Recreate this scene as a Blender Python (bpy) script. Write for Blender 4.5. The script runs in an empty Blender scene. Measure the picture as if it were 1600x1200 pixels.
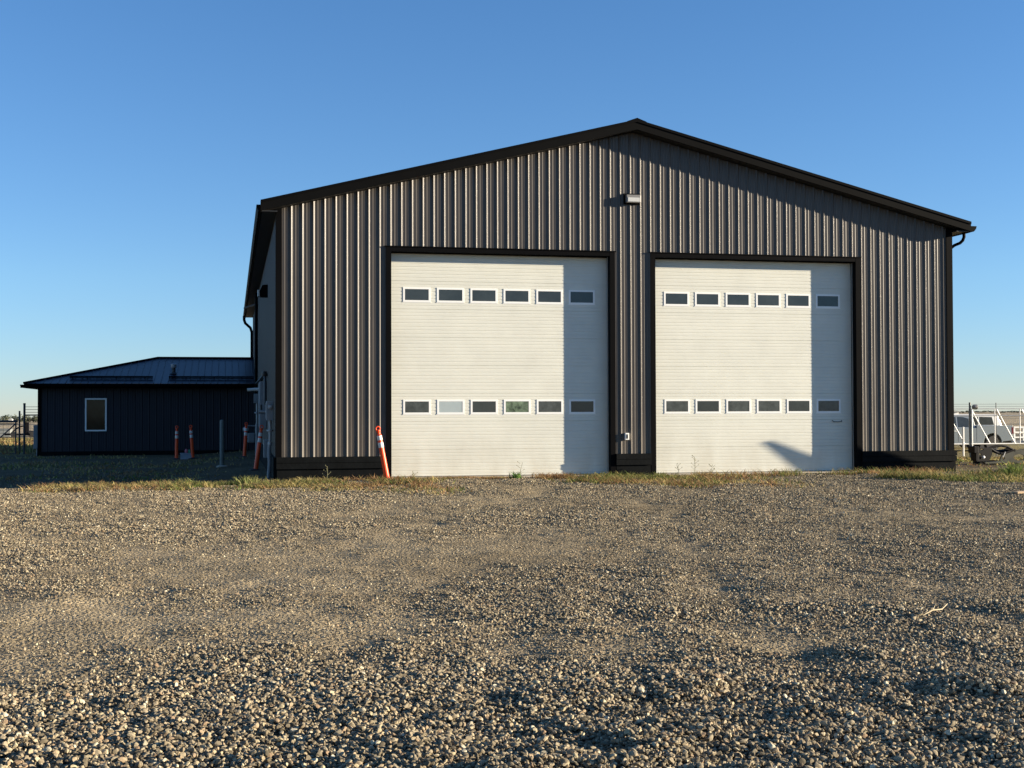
import bpy, bmesh, math, random
import numpy as np
from mathutils import Vector, Matrix

rad = math.radians
SC = bpy.context.scene
COL = SC.collection

# ------------------------------------------------------------------ camera
H = 1.4524
F_PX, YAW, PITCH, ROLL = 2020.1, 0.2136, 0.0205, -0.0031
cam = bpy.data.cameras.new('camera')
cam.sensor_width = 36.0
cam.lens = 36.0 * F_PX / 1600.0
cam.clip_start = 0.1
cam.clip_end = 20000
co = bpy.data.objects.new('camera', cam)
COL.objects.link(co)
Rt = Vector((math.cos(YAW), -math.sin(YAW), 0))
Fh = Vector((math.sin(YAW), math.cos(YAW), 0))
Fw = Fh * math.cos(PITCH) + Vector((0, 0, math.sin(PITCH)))
Up = Rt.cross(Fw)
cx_ = Rt * math.cos(ROLL) + Up * math.sin(ROLL)
cz_ = -Fw
cy_ = cz_.cross(cx_)
co.matrix_world = Matrix(((cx_.x, cy_.x, cz_.x, 0), (cx_.y, cy_.y, cz_.y, 0), (cx_.z, cy_.z, cz_.z, H), (0, 0, 0, 1)))
SC.camera = co

# ------------------------------------------------------------------ light
SUN_AZ, SUN_EL = rad(75.8), rad(11.0)     # azimuth measured from the facade normal towards +X
SKY_STRENGTH, SUN_STRENGTH, EXPOSURE = 0.064, 5.0, 1.55
sun_dir = Vector((math.sin(SUN_AZ) * math.cos(SUN_EL), -math.cos(SUN_AZ) * math.cos(SUN_EL), math.sin(SUN_EL)))
ld = bpy.data.lights.new('sun', 'SUN')
ld.energy = SUN_STRENGTH
ld.angle = rad(0.5)
ld.color = (1.0, 0.86, 0.66)
lo = bpy.data.objects.new('sun', ld)
COL.objects.link(lo)
lo.rotation_euler = sun_dir.to_track_quat('Z', 'Y').to_euler()
w = bpy.data.worlds.new('World')
SC.world = w
w.use_nodes = True
wn = w.node_tree
sky = wn.nodes.new('ShaderNodeTexSky')
sky.sky_type = 'NISHITA'
sky.sun_disc = False
sky.sun_elevation = SUN_EL
sky.sun_rotation = math.atan2(sun_dir.x, sun_dir.y)
sky.altitude = 500
sky.air_density = 0.85
sky.dust_density = 0.0
sky.ozone_density = 3.5
# the clear prairie sky keeps a pale cyan horizon: cool the low part of the Nishita gradient
wtc = wn.nodes.new('ShaderNodeTexCoord')
wsp = wn.nodes.new('ShaderNodeSeparateXYZ')
wn.links.new(wtc.outputs['Generated'], wsp.inputs[0])
wrp = wn.nodes.new('ShaderNodeValToRGB')
wrp.color_ramp.elements[0].position = 0.0
wrp.color_ramp.elements[0].color = (0.80, 0.82, 0.98, 1)
wrp.color_ramp.elements[1].position = 0.32
wrp.color_ramp.elements[1].color = (0.82, 1.02, 1.14, 1)
e_ = wrp.color_ramp.elements.new(0.10)
e_.color = (0.90, 0.97, 1.04, 1)
wmx = wn.nodes.new('ShaderNodeMix'); wmx.data_type = 'RGBA'; wmx.blend_type = 'MULTIPLY'
wmx.inputs[0].default_value = 1.0
wn.links.new(wsp.outputs['Z'], wrp.inputs[0])
wn.links.new(sky.outputs[0], wmx.inputs[6])
wn.links.new(wrp.outputs[0], wmx.inputs[7])
wn.links.new(wmx.outputs[2], wn.nodes['Background'].inputs[0])
wn.nodes['Background'].inputs[1].default_value = SKY_STRENGTH
SC.view_settings.view_transform = 'Standard'
SC.view_settings.look = 'None'
SC.view_settings.gamma = 1
SC.view_settings.exposure = EXPOSURE
SC.view_settings.use_curve_mapping = False

# ------------------------------------------------------------------ helpers
def mat(name, col, rough=0.6, metal=0.0, spec=0.5, noise=0.0, nscale=3.0, bump=0.0, bscale=20.0, bdist=0.01, rvar=0.0, ncol=None, coat=0.0):
    m = bpy.data.materials.new(name)
    m.use_nodes = True
    nt = m.node_tree
    b = nt.nodes['Principled BSDF']
    b.inputs['Base Color'].default_value = (*col, 1)
    b.inputs['Roughness'].default_value = rough
    b.inputs['Metallic'].default_value = metal
    b.inputs['Specular IOR Level'].default_value = spec
    if coat:
        b.inputs['Coat Weight'].default_value = coat
    tc = nt.nodes.new('ShaderNodeTexCoord')
    if noise or ncol:
        n = nt.nodes.new('ShaderNodeTexNoise')
        n.inputs['Scale'].default_value = nscale
        n.inputs['Detail'].default_value = 6
        n.inputs['Roughness'].default_value = 0.65
        nt.links.new(tc.outputs['Object'], n.inputs['Vector'])
        mx = nt.nodes.new('ShaderNodeMix')
        mx.data_type = 'RGBA'
        a = tuple(max(0, c * (1 - noise)) for c in col)
        c2 = ncol if ncol else tuple(min(1, c * (1 + noise)) for c in col)
        rp = nt.nodes.new('ShaderNodeMapRange')
        rp.inputs[1].default_value = 0.3
        rp.inputs[2].default_value = 0.7
        nt.links.new(n.outputs['Fac'], rp.inputs[0])
        nt.links.new(rp.outputs[0], mx.inputs[0])
        mx.inputs[6].default_value = (*a, 1)
        mx.inputs[7].default_value = (*c2, 1)
        nt.links.new(mx.outputs[2], b.inputs['Base Color'])
        if rvar:
            rr = nt.nodes.new('ShaderNodeMapRange')
            rr.inputs[3].default_value = max(0.02, rough - rvar)
            rr.inputs[4].default_value = min(1, rough + rvar)
            nt.links.new(n.outputs['Fac'], rr.inputs[0])
            nt.links.new(rr.outputs[0], b.inputs['Roughness'])
    if bump:
        n2 = nt.nodes.new('ShaderNodeTexNoise')
        n2.inputs['Scale'].default_value = bscale
        n2.inputs['Detail'].default_value = 4
        nt.links.new(tc.outputs['Object'], n2.inputs['Vector'])
        bp = nt.nodes.new('ShaderNodeBump')
        bp.inputs['Strength'].default_value = bump
        bp.inputs['Distance'].default_value = bdist
        nt.links.new(n2.outputs['Fac'], bp.inputs['Height'])
        nt.links.new(bp.outputs[0], b.inputs['Normal'])
    return m

def attr_mat(name, attr, rough=0.8, noise=0.2, nscale=8, translucent=False, mult=(1, 1, 1)):
    m = bpy.data.materials.new(name)
    m.use_nodes = True
    nt = m.node_tree
    b = nt.nodes['Principled BSDF']
    at = nt.nodes.new('ShaderNodeAttribute')
    at.attribute_name = attr
    nt.links.new(at.outputs['Color'], b.inputs['Base Color'])
    b.inputs['Roughness'].default_value = rough
    b.inputs['Specular IOR Level'].default_value = 0.2
    return m

M = {}
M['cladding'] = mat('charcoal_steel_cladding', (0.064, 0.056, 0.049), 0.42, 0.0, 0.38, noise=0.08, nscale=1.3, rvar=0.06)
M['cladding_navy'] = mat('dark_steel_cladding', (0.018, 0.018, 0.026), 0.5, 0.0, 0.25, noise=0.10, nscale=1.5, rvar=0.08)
M['trim'] = mat('black_trim', (0.003, 0.003, 0.0035), 0.6, 0.0, 0.04, noise=0.15, nscale=2)
M['fascia'] = mat('charcoal_fascia', (0.0045, 0.0045, 0.0045), 0.65, 0.0, 0.04, noise=0.15, nscale=2)
M['soffit'] = mat('dark_soffit', (0.02, 0.02, 0.02), 0.5)
M['roof'] = mat('dark_steel_roof', (0.014, 0.016, 0.028), 0.36, 0.0, 0.32, noise=0.08, nscale=1)
M['door'] = mat('white_insulated_door', (0.64, 0.64, 0.565), 0.5, 0.0, 0.4, noise=0.05, nscale=1.6, bump=0.1, bscale=120, bdist=0.002)
M['frame_white'] = mat('white_window_frame', (0.82, 0.82, 0.79), 0.45)
M['glass'] = mat('dark_glass', (0.035, 0.042, 0.043), 0.06, 0.0, 0.45, noise=0.3, nscale=1.6)
M['glass_dark'] = mat('dark_office_glass', (0.010, 0.014, 0.010), 0.06, 0.0, 0.22, noise=0.6, nscale=2.5)
M['glass_grey'] = mat('grey_reflection_tint', (0.060, 0.068, 0.066), 0.10, 0.0, 0.45, noise=0.45, nscale=5)  # grey tint stands in for reflections in the lower door panes
M['glass_pale'] = mat('pale_reflection_tint', (0.36, 0.42, 0.43), 0.08, 0.0, 0.5, noise=0.08, nscale=2)  # pale tint painted as a bright reflection in one lower pane
M['glass_green'] = mat('green_reflection_tint', (0.05, 0.09, 0.06), 0.08, 0.0, 0.45, noise=0.8, nscale=9, ncol=(0.20, 0.27, 0.18))  # green mottling painted in place of a reflected view
M['seal'] = mat('aluminium_seal', (0.45, 0.43, 0.40), 0.4, 0.6)
M['rubber'] = mat('black_rubber', (0.02, 0.02, 0.02), 0.8)
M['concrete'] = mat('concrete', (0.36, 0.32, 0.26), 0.9, noise=0.25, nscale=5, bump=0.4, bscale=40)
M['base'] = mat('dark_skirt_boards', (0.006, 0.007, 0.0075), 0.7, 0.0, 0.05, noise=0.3, nscale=3, bump=0.3, bscale=15)
M['orange'] = mat('orange_plastic', (0.86, 0.075, 0.012), 0.42, noise=0.12, nscale=9)
M['band'] = mat('white_reflective_band', (0.75, 0.72, 0.68), 0.45, noise=0.15, nscale=14)
M['galv'] = mat('galvanised_steel', (0.33, 0.33, 0.33), 0.45, 0.35, noise=0.2, nscale=6)
M['white_pipe'] = mat('white_painted_pipe', (0.78, 0.77, 0.72), 0.45, noise=0.06, nscale=5)
M['grey_box'] = mat('grey_enclosure', (0.22, 0.23, 0.24), 0.5, 0.1, noise=0.12, nscale=6)
M['grey_post'] = mat('grey_green_post', (0.12, 0.14, 0.13), 0.6, noise=0.2, nscale=6)
M['dark_pipe'] = mat('black_conduit', (0.02, 0.02, 0.022), 0.45)
M['lamp_body'] = mat('grey_lamp_casting', (0.22, 0.21, 0.195), 0.45, 0.2)
M['lamp_lens'] = mat('frosted_lens', (0.55, 0.55, 0.52), 0.3)
M['impl'] = mat('black_oiled_steel', (0.008, 0.007, 0.007), 0.6, 0.0, 0.15, noise=0.3, nscale=6)
M['impl_plate'] = mat('dusty_grey_plate', (0.065, 0.065, 0.052), 0.75, 0.0, 0.2, noise=0.3, nscale=4)
M['truck'] = mat('silver_blue_paint', (0.20, 0.225, 0.235), 0.3, 0.2, 0.5, coat=0.5, noise=0.04, nscale=2)
M['van'] = mat('white_vehicle_paint', (0.78, 0.78, 0.76), 0.3, 0.0, 0.5, coat=0.4)
M['tyre'] = mat('tyre_rubber', (0.025, 0.024, 0.023), 0.85)
M['rim'] = mat('alloy_rim', (0.35, 0.35, 0.35), 0.35, 0.7)
M['tail'] = mat('red_lens', (0.12, 0.01, 0.01), 0.25)
M['grey_dark'] = mat('shade_darkened_pipe', (0.07, 0.07, 0.075), 0.6, 0.2, 0.3)  # left gate and fence pipe colour darkened to stand for shade
M['wood'] = mat('weathered_wood', (0.42, 0.30, 0.18), 0.85, noise=0.25, nscale=12)
M['drywood'] = mat('dry_twig', (0.42, 0.35, 0.22), 0.9, noise=0.2, nscale=20)
M['block'] = mat('blue_grey_concrete_block', (0.25, 0.28, 0.33), 0.9, noise=0.2, nscale=8)
M['pink'] = mat('pink_plastic', (0.55, 0.16, 0.20), 0.5)
M['green'] = mat('green_plastic', (0.03, 0.28, 0.16), 0.5)
M['red'] = mat('red_steel', (0.30, 0.03, 0.02), 0.5)
M['grey_crate'] = mat('weathered_grey_paint', (0.20, 0.21, 0.20), 0.7, noise=0.2)
M['house'] = mat('white_siding', (0.7, 0.7, 0.66), 0.8)

class MB:
    def __init__(s):
        s.v = []; s.f = []; s.m = []; s.mats = []
    def mi(s, m):
        if m not in s.mats: s.mats.append(m)
        return s.mats.index(m)
    def add(s, vs, fs, m):
        o = len(s.v); k = s.mi(m)
        s.v += [tuple(p) for p in vs]
        for f in fs:
            s.f.append(tuple(i + o for i in f)); s.m.append(k)
    def box(s, x0, x1, y0, y1, z0, z1, m, T=None):
        vs = [Vector(p) for p in ((x0,y0,z0),(x1,y0,z0),(x1,y1,z0),(x0,y1,z0),(x0,y0,z1),(x1,y0,z1),(x1,y1,z1),(x0,y1,z1))]
        if T is not None: vs = [T @ p for p in vs]
        s.add(vs, [(3,2,1,0),(4,5,6,7),(0,1,5,4),(1,2,6,5),(2,3,7,6),(3,0,4,7)], m)
    def bar(s, a, b, w, h, m):
        a = Vector(a); b = Vector(b); d = (b - a); L = d.length
        q = d.to_track_quat('X', 'Z').to_matrix().to_4x4()
        s.box(0, L, -w/2, w/2, -h/2, h/2, m, Matrix.Translation(a) @ q)
    def tube(s, pts, r, m, n=10, cap=True):
        pts = [Vector(p) for p in pts]
        rs = r if isinstance(r, (list, tuple)) else [r] * len(pts)
        vs = []; fs = []
        ref = None
        for i, p in enumerate(pts):
            if i == 0: t = pts[1] - p
            elif i == len(pts) - 1: t = p - pts[i-1]
            else: t = (pts[i+1] - p).normalized() + (p - pts[i-1]).normalized()
            t.normalize()
            if ref is None:
                ref = Vector((0, 0, 1)) if abs(t.z) < 0.9 else Vector((1, 0, 0))
            u = t.cross(ref).normalized(); v2 = u.cross(t).normalized(); ref = v2
            for k in range(n):
                a = 2 * math.pi * k / n
                vs.append(p + (u * math.cos(a) + v2 * math.sin(a)) * rs[i])
        for i in range(len(pts) - 1):
            for k in range(n):
                k2 = (k + 1) % n
                fs.append((i*n+k, i*n+k2, (i+1)*n+k2, (i+1)*n+k))
        if cap:
            fs.append(tuple(range(n-1, -1, -1))); fs.append(tuple((len(pts)-1)*n + k for k in range(n)))
        s.add(vs, fs, m)
    def prism(s, poly, axis, a0, a1, m):
        # poly of 2-D points; axis 'Y': (x,z) extruded in y; 'X': (y,z) in x; 'Z': (x,y) in z
        n = len(poly)
        def P(p, a):
            if axis == 'Y': return (p[0], a, p[1])
            if axis == 'X': return (a, p[0], p[1])
            return (p[0], p[1], a)
        vs = [P(p, a0) for p in poly] + [P(p, a1) for p in poly]
        fs = [tuple(range(n-1, -1, -1)), tuple(range(n, 2*n))] + [(i, (i+1) % n, (i+1) % n + n, i + n) for i in range(n)]
        s.add(vs, fs, m)
    def lathe(s, prof, m, n=16, T=None):
        vs = []; fs = []
        for r, z in prof:
            for k in range(n):
                a = 2 * math.pi * k / n
                vs.append(Vector((r * math.cos(a), r * math.sin(a), z)))
        if T is not None: vs = [T @ v for v in vs]
        for i in range(len(prof) - 1):
            for k in range(n):
                k2 = (k+1) % n
                fs.append((i*n+k, i*n+k2, (i+1)*n+k2, (i+1)*n+k))
        fs.append(tuple(range(n-1, -1, -1))); fs.append(tuple((len(prof)-1)*n+k for k in range(n)))
        s.add(vs, fs, m)
    def build(s, name, parent=None, bevel=0, smooth=False, recalc=True):
        me = bpy.data.meshes.new(name)
        me.from_pydata(s.v, [], s.f)
        for m in s.mats: me.materials.append(M[m] if isinstance(m, str) else m)
        me.polygons.foreach_set('material_index', s.m)
        if recalc:
            bm = bmesh.new(); bm.from_mesh(me)
            bmesh.ops.recalc_face_normals(bm, faces=bm.faces)
            if bevel:
                bmesh.ops.bevel(bm, geom=[e for e in bm.edges if len(e.link_faces) == 2 and e.calc_face_angle(0) > 0.5], offset=bevel, segments=2, affect='EDGES', profile=0.5)
            bm.to_mesh(me); bm.free()
        if smooth:
            me.polygons.foreach_set('use_smooth', [True] * len(me.polygons))
            me.set_sharp_from_angle(angle=rad(40))
        me.update()
        o = bpy.data.objects.new(name, me)
        COL.objects.link(o)
        if parent is not None:
            o.parent = parent
            o.matrix_parent_inverse = Matrix.Identity(4)
            if parent.type == 'EMPTY' or True:
                off = world_loc(parent)
                if off.length > 0:
                    me.transform(Matrix.Translation(-off))
        return o

def world_loc(o):
    p = Vector(o.location)
    while o.parent is not None:
        o = o.parent; p = p + Vector(o.location)
    return p

def tag(o, label=None, cat=None, group=None, kind=None):
    if label: o['label'] = label
    if cat: o['category'] = cat
    if group: o['group'] = group
    if kind: o['kind'] = kind
    return o

def thing(name, label, cat, loc=(0, 0, 0), group=None):
    o = bpy.data.objects.new(name, None)
    o.empty_display_size = 0.3
    COL.objects.link(o)
    o.location = loc
    return tag(o, label, cat, group)

def copy_tree(o, parent=None):
    c = o.copy(); COL.objects.link(c)
    if parent is not None: c.parent = parent
    for ch in list(o.children): copy_tree(ch, c)
    return c

# value noise in numpy
def vnoise(x, y, seed=0):
    xi = np.floor(x).astype(np.int64); yi = np.floor(y).astype(np.int64)
    fx = x - xi; fy = y - yi
    fx = fx * fx * (3 - 2 * fx); fy = fy * fy * (3 - 2 * fy)
    def h(a, b):
        n = (a * 374761393 + b * 668265263 + seed * 1442695041) & 0xffffffff
        n = ((n ^ (n >> 13)) * 1274126177) & 0xffffffff
        return ((n ^ (n >> 16)) & 0xffff) / 65535.0
    return (h(xi, yi) * (1 - fx) + h(xi + 1, yi) * fx) * (1 - fy) + (h(xi, yi + 1) * (1 - fx) + h(xi + 1, yi + 1) * fx) * fy
def fbm(x, y, seed=0, o=4):
    s = 0; a = 0.5; t = 0
    for i in range(o):
        s = s + a * vnoise(x * 2**i + 17.3 * i, y * 2**i - 9.1 * i, seed + i); t += a; a *= 0.5
    return s / t
def ss(a, b, x):
    t = np.clip((x - a) / (b - a), 0, 1)
    return t * t * (3 - 2 * t)
def blob(x, y, cx, cy, rx, ry):
    return np.exp(-(((x - cx) / rx) ** 2 + ((y - cy) / ry) ** 2))

def tracks(x, y):
    # wheel lanes pressed into the yard: wandering pairs 1.7 m apart that swing towards the two doors
    t = 0 * x
    for (x0, a1, a2, yy0) in ((0.6, 0.22, 0.0075, 4.0), (3.6, 0.10, 0.011, 4.0), (-3.2, 0.62, -0.006, 8.0)):
        cx = x0 + a1 * (y - yy0) + a2 * (y - yy0) ** 2 + 0.25 * (vnoise(y * 0.25, 0 * y + 3.3, 9) - 0.5)
        for s_ in (-0.85, 0.85):
            wd = 0.20 + 0.008 * y
            t = t + np.exp(-((x - cx - s_) / wd) ** 2) * (0.45 + 0.75 * vnoise(x * 0.8, y * 0.5, 19)) * ss(yy0 - 2, yy0 + 3, y)
    # a turning arc crossing the middle of the yard
    rr = np.sqrt((x - 9.5) ** 2 + ((y - 4.5) * 0.62) ** 2)
    for r0 in (6.6, 8.1):
        t = t + 0.7 * np.exp(-((rr - r0) / 0.22) ** 2) * (0.4 + 0.7 * vnoise(x * 0.7, y * 0.7, 29))
    return np.clip(t, 0, 1.1)
def stone_density(x, y):
    n = fbm(x * 0.55 + 3, y * 0.42, 11, 4)
    n2 = fbm(x * 2.1, y * 1.3 + 5, 23, 3)
    d = 0.60 + 1.5 * (n - 0.5) + 0.9 * (n2 - 0.5)
    d = d + 0.7 * ss(9.4, 5.0, y - 0.10 * (x - 1.2) + 2.4 * (fbm(x * 0.9, y * 0.9, 61, 3) - 0.5))
    d = d - 0.7 * blob(x, y, -1.4, 9.0, 1.8, 1.3) - 0.35 * blob(x, y, 0.6, 12.5, 2.2, 1.6) + 0.35 * blob(x, y, 2.6, 10.4, 0.9, 1.6) - 0.5 * blob(x, y, 1.9, 7.75, 0.9, 0.32) - 0.4 * blob(x, y, 3.0, 13.0, 1.2, 1.4)
    d = d - 0.45 * blob(x, y, 0.9, 8.7, 1.0, 0.35) - 0.35 * blob(x, y, 3.9, 6.6, 0.8, 0.3)
    d = d + 0.35 * blob(x, y, -0.3, 10.9, 0.7, 0.5) + 0.35 * blob(x, y, 2.0, 9.2, 0.8, 0.9) + 0.3 * blob(x, y, 3.2, 7.9, 0.5, 0.3)
    d = d + 0.25 * ss(15, 22, y)
    d = d - 0.26 * tracks(x, y)
    return np.clip(d, 0.16, 1.15)

def ground_base(x, y):
    u = x / np.maximum(y, 1.0)
    dist = np.sqrt(x * x + y * y)
    z = -0.2 * ss(2.0, -2.0, x) * ss(25.5, 29.5, y)
    left = -0.006 * np.maximum(0, dist - 50)
    right = -0.75 * ss(34, 66, dist) * ss(15.5, 24, x) - 0.0016 * np.maximum(0, dist - 70)
    k = ss(0.0, 0.45, u)
    k = np.where(y < 1, 1.0, k)
    return z + left * (1 - k) + right * k

def ground_detail(x, y):
    m = ss(62, 40, np.sqrt(x * x + y * y))
    near = ss(34, 24, y)
    h = 0.05 * (fbm(x * 0.35, y * 0.35, 3, 3) - 0.5)
    h = h + 0.044 * (fbm(x * 1.3, y * 1.3, 5, 3) - 0.5) + 0.038 * (fbm(x * 3.8, y * 3.8, 7, 4) - 0.5) - 0.008 * tracks(x, y) * near
    h = h + 0.022 * (stone_density(x, y) - 0.5) * near
    h = h + 0.035 * ss(0.55, 0.8, fbm(x * 2.2, y * 2.2, 31, 2)) * stone_density(x, y) * ss(10, 6.5, y)
    inside = ss(0.6, 1.2, x) * ss(16.9, 16.3, x) * ss(26.6, 27.4, y)
    return h * m * (1 - inside)
def ground_z(x, y):
    x = np.asarray(x, float); y = np.asarray(y, float)
    return ground_base(x, y) + ground_detail(x, y)
def gz(x, y):
    return float(ground_z(np.array([x]), np.array([y]))[0])

# ------------------------------------------------------------------ ground
def lines(lo, hi, step, flo, fhi, g=1.06):
    a = list(np.arange(lo, hi + 1e-6, step))
    s = step; p = lo; L = []
    while p > flo:
        s *= g; p -= s; L.append(p)
    s = step; p = a[-1]; Rr = []
    while p < fhi:
        s *= g; p += s; Rr.append(p)
    return np.array(L[::-1] + a + Rr)
gx = lines(-6, 19, 0.075, -9000, 14000)
gy = lines(3.5, 27.5, 0.075, -900, 14000)
X, Y = np.meshgrid(gx, gy)
Z = ground_z(X, Y)
nv = X.size
me = bpy.data.meshes.new('ground')
me.vertices.add(nv)
me.vertices.foreach_set('co', np.stack([X, Y, Z], -1).reshape(-1).astype(np.float32))
ny, nx = X.shape
idx = np.arange(nv).reshape(ny, nx)
q = np.stack([idx[:-1, :-1], idx[:-1, 1:], idx[1:, 1:], idx[1:, :-1]], -1).reshape(-1, 4)
me.loops.add(q.size)
me.loops.foreach_set('vertex_index', q.reshape(-1).astype(np.int32))
me.polygons.add(len(q))
me.polygons.foreach_set('loop_start', (np.arange(len(q)) * 4).astype(np.int32))
me.polygons.foreach_set('use_smooth', np.ones(len(q), bool))
me.update(); me.validate()
# surface colours by zone: gravel yard, shade-darkened soil, dry grass, stubble field
dist = np.sqrt(X * X + Y * Y)
dirt = np.array([0.290, 0.229, 0.138]); grit = np.array([0.185, 0.152, 0.100]); grass = np.array([0.25, 0.20, 0.085])
stub = np.array([0.40, 0.32, 0.20]); dark = np.array([0.14, 0.12, 0.085]); shade_soil = np.array([0.11, 0.088, 0.052])
n = fbm(X * 0.4, Y * 0.4, 41, 4)[..., None]
dn = stone_density(X, Y)[..., None]
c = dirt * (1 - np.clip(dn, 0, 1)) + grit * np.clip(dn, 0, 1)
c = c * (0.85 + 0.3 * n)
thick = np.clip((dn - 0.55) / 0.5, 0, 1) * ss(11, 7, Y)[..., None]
c = c * (1 - 0.65 * thick)            # shade in the gaps between loose stones, painted into the ground colour
dark_patch = (blob(X, Y, 5.9, 18.3, 1.3, 0.5) + 0.7 * blob(X, Y, 3.4, 17.0, 1.2, 0.4) + 0.6 * ss(0.6, 0.75, fbm(X * 0.35, Y * 0.9, 141, 3)))[..., None]  # darker patches and streaks across the yard
c = c * (1 - 0.38 * np.clip(dark_patch, 0, 1) * ss(26, 22, Y)[..., None])
wst = (ss(23.6, 24.8, Y + 0.45 * np.clip(X, 0, 4)) * ss(27.6, 27.0, Y) * ss(-4.2, -3.2, X) * ss(4.3, 3.6, X) + ss(22.6, 24.2, Y) * ss(27.6, 27.0, Y) * ss(6.3, 7.2, X) * ss(11.0, 10.2, X))[..., None]
wst = np.clip(wst, 0, 1) * ss(0.3, 0.55, fbm(X * 2.0, Y * 2.0, 101, 3))[..., None]
c = c * (1 - 0.75 * wst) + np.array([0.16, 0.125, 0.055]) * 0.75 * wst
sandy = ss(0.52, 0.72, fbm(X * 0.28 + 9, Y * 0.5, 151, 3))[..., None]
c = c * (1 + 0.18 * sandy)
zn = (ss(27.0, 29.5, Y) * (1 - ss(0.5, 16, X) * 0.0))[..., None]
c2 = shade_soil * (0.6 + 0.8 * n)  # ground behind the facade line painted darker to deepen the shade
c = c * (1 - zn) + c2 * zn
ga = ss(50, 56, Y)[..., None] * ss(3, -6, X)[..., None]
c = c * (1 - ga) + grass * (0.7 + 0.6 * n) * ga
gr = ss(30, 36, Y)[..., None] * ss(16, 18, X)[..., None]
c = c * (1 - gr) + grass * (0.6 + 0.6 * n) * gr
fr = (ss(105, 118, dist))[..., None]
band = fbm(X * 0.002 + 5, np.log(np.maximum(dist, 1)) * 9, 77, 3)[..., None]
fc = stub * (0.75 + 0.5 * band) * (1 - ss(0.56, 0.64, band)) + dark * 1.3 * ss(0.56, 0.64, band)
c = c * (1 - fr) + fc * fr
rd = (ss(92, 97, dist) * ss(113, 108, dist))[..., None]
c = c * (1 - rd) + dark * rd
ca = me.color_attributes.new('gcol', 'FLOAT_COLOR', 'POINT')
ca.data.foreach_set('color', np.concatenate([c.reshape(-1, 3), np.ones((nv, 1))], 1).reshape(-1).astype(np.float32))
gm = bpy.data.materials.new('gravel_and_soil')
gm.use_nodes = True
nt = gm.node_tree
b = nt.nodes['Principled BSDF']
b.inputs['Roughness'].default_value = 0.95
b.inputs['Specular IOR Level'].default_value = 0.1
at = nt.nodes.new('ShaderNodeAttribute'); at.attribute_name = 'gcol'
geo = nt.nodes.new('ShaderNodeNewGeometry')
vo = nt.nodes.new('ShaderNodeTexVoronoi'); vo.inputs['Scale'].default_value = 75
vo2 = nt.nodes.new('ShaderNodeTexVoronoi'); vo2.inputs['Scale'].default_value = 34
nz = nt.nodes.new('ShaderNodeTexNoise'); nz.inputs['Scale'].default_value = 2.2; nz.inputs['Detail'].default_value = 9
for nd in (vo, vo2, nz): nt.links.new(geo.outputs['Position'], nd.inputs['Vector'])
def mrange(inp, a, b_, c_, d_):
    r = nt.nodes.new('ShaderNodeMapRange')
    r.inputs[1].default_value = a; r.inputs[2].default_value = b_; r.inputs[3].default_value = c_; r.inputs[4].default_value = d_
    nt.links.new(inp, r.inputs[0]); return r.outputs[0]
def mth(op, a, b_):
    r = nt.nodes.new('ShaderNodeMath'); r.operation = op
    nt.links.new(a, r.inputs[0])
    if isinstance(b_, (int, float)): r.inputs[1].default_value = b_
    else: nt.links.new(b_, r.inputs[1])
    return r.outputs[0]
sepc = nt.nodes.new('ShaderNodeSeparateColor'); nt.links.new(vo.outputs['Color'], sepc.inputs[0])
k1 = mrange(sepc.outputs[0], 0, 1, 0.5, 1.55)
k2 = mrange(nz.outputs['Fac'], 0.3, 0.7, 0.85, 1.15)
kk = mth('MULTIPLY', k1, k2)
vm = nt.nodes.new('ShaderNodeVectorMath'); vm.operation = 'SCALE'
nt.links.new(at.outputs['Color'], vm.inputs[0]); nt.links.new(kk, vm.inputs['Scale'])
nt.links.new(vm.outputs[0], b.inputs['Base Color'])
hh = mth('ADD', mrange(vo.outputs['Distance'], 0, 0.8, 0.35, 0), mrange(vo2.outputs['Distance'], 0, 0.8, 0.8, 0))
bp = nt.nodes.new('ShaderNodeBump'); bp.inputs['Strength'].default_value = 1.0; bp.inputs['Distance'].default_value = 0.016
nt.links.new(hh, bp.inputs['Height']); nt.links.new(bp.outputs[0], b.inputs['Normal'])
me.materials.append(gm)
ground = bpy.data.objects.new('ground', me)
COL.objects.link(ground)
tag(ground, kind='structure')

# ------------------------------------------------------------------ gravel (stuff)
rng = np.random.default_rng(7)
stone_col = bpy.data.collections.new('stone_shapes')
smat = bpy.data.materials.new('gravel_stone')
smat.use_nodes = True
nt = smat.node_tree
b = nt.nodes['Principled BSDF']
b.inputs['Roughness'].default_value = 0.85
b.inputs['Specular IOR Level'].default_value = 0.25
oi = nt.nodes.new('ShaderNodeObjectInfo')
cr = nt.nodes.new('ShaderNodeValToRGB')
cr.color_ramp.interpolation = 'LINEAR'
els = [(0.0, (0.085, 0.072, 0.048)), (0.25, (0.165, 0.134, 0.085)), (0.50, (0.265, 0.218, 0.143)), (0.74, (0.33, 0.275, 0.18)), (0.82, (0.24, 0.165, 0.10)), (0.94, (0.40, 0.34, 0.21)), (1.0, (0.56, 0.50, 0.36))]
cr.color_ramp.elements[0].position = 0; cr.color_ramp.elements[0].color = (*els[0][1], 1)
cr.color_ramp.elements[1].position = 1; cr.color_ramp.elements[1].color = (*els[-1][1], 1)
for p, cc in els[1:-1]:
    e = cr.color_ramp.elements.new(p); e.color = (*cc, 1)
nt.links.new(oi.outputs['Random'], cr.inputs[0])
tc = nt.nodes.new('ShaderNodeTexCoord')
nz = nt.nodes.new('ShaderNodeTexNoise'); nz.inputs['Scale'].default_value = 2.5; nz.inputs['Detail'].default_value = 5
nt.links.new(tc.outputs['Object'], nz.inputs['Vector'])
r_ = nt.nodes.new('ShaderNodeMapRange'); r_.inputs[1].default_value = 0.3; r_.inputs[2].default_value = 0.7; r_.inputs[3].default_value = 0.72; r_.inputs[4].default_value = 1.2
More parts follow.
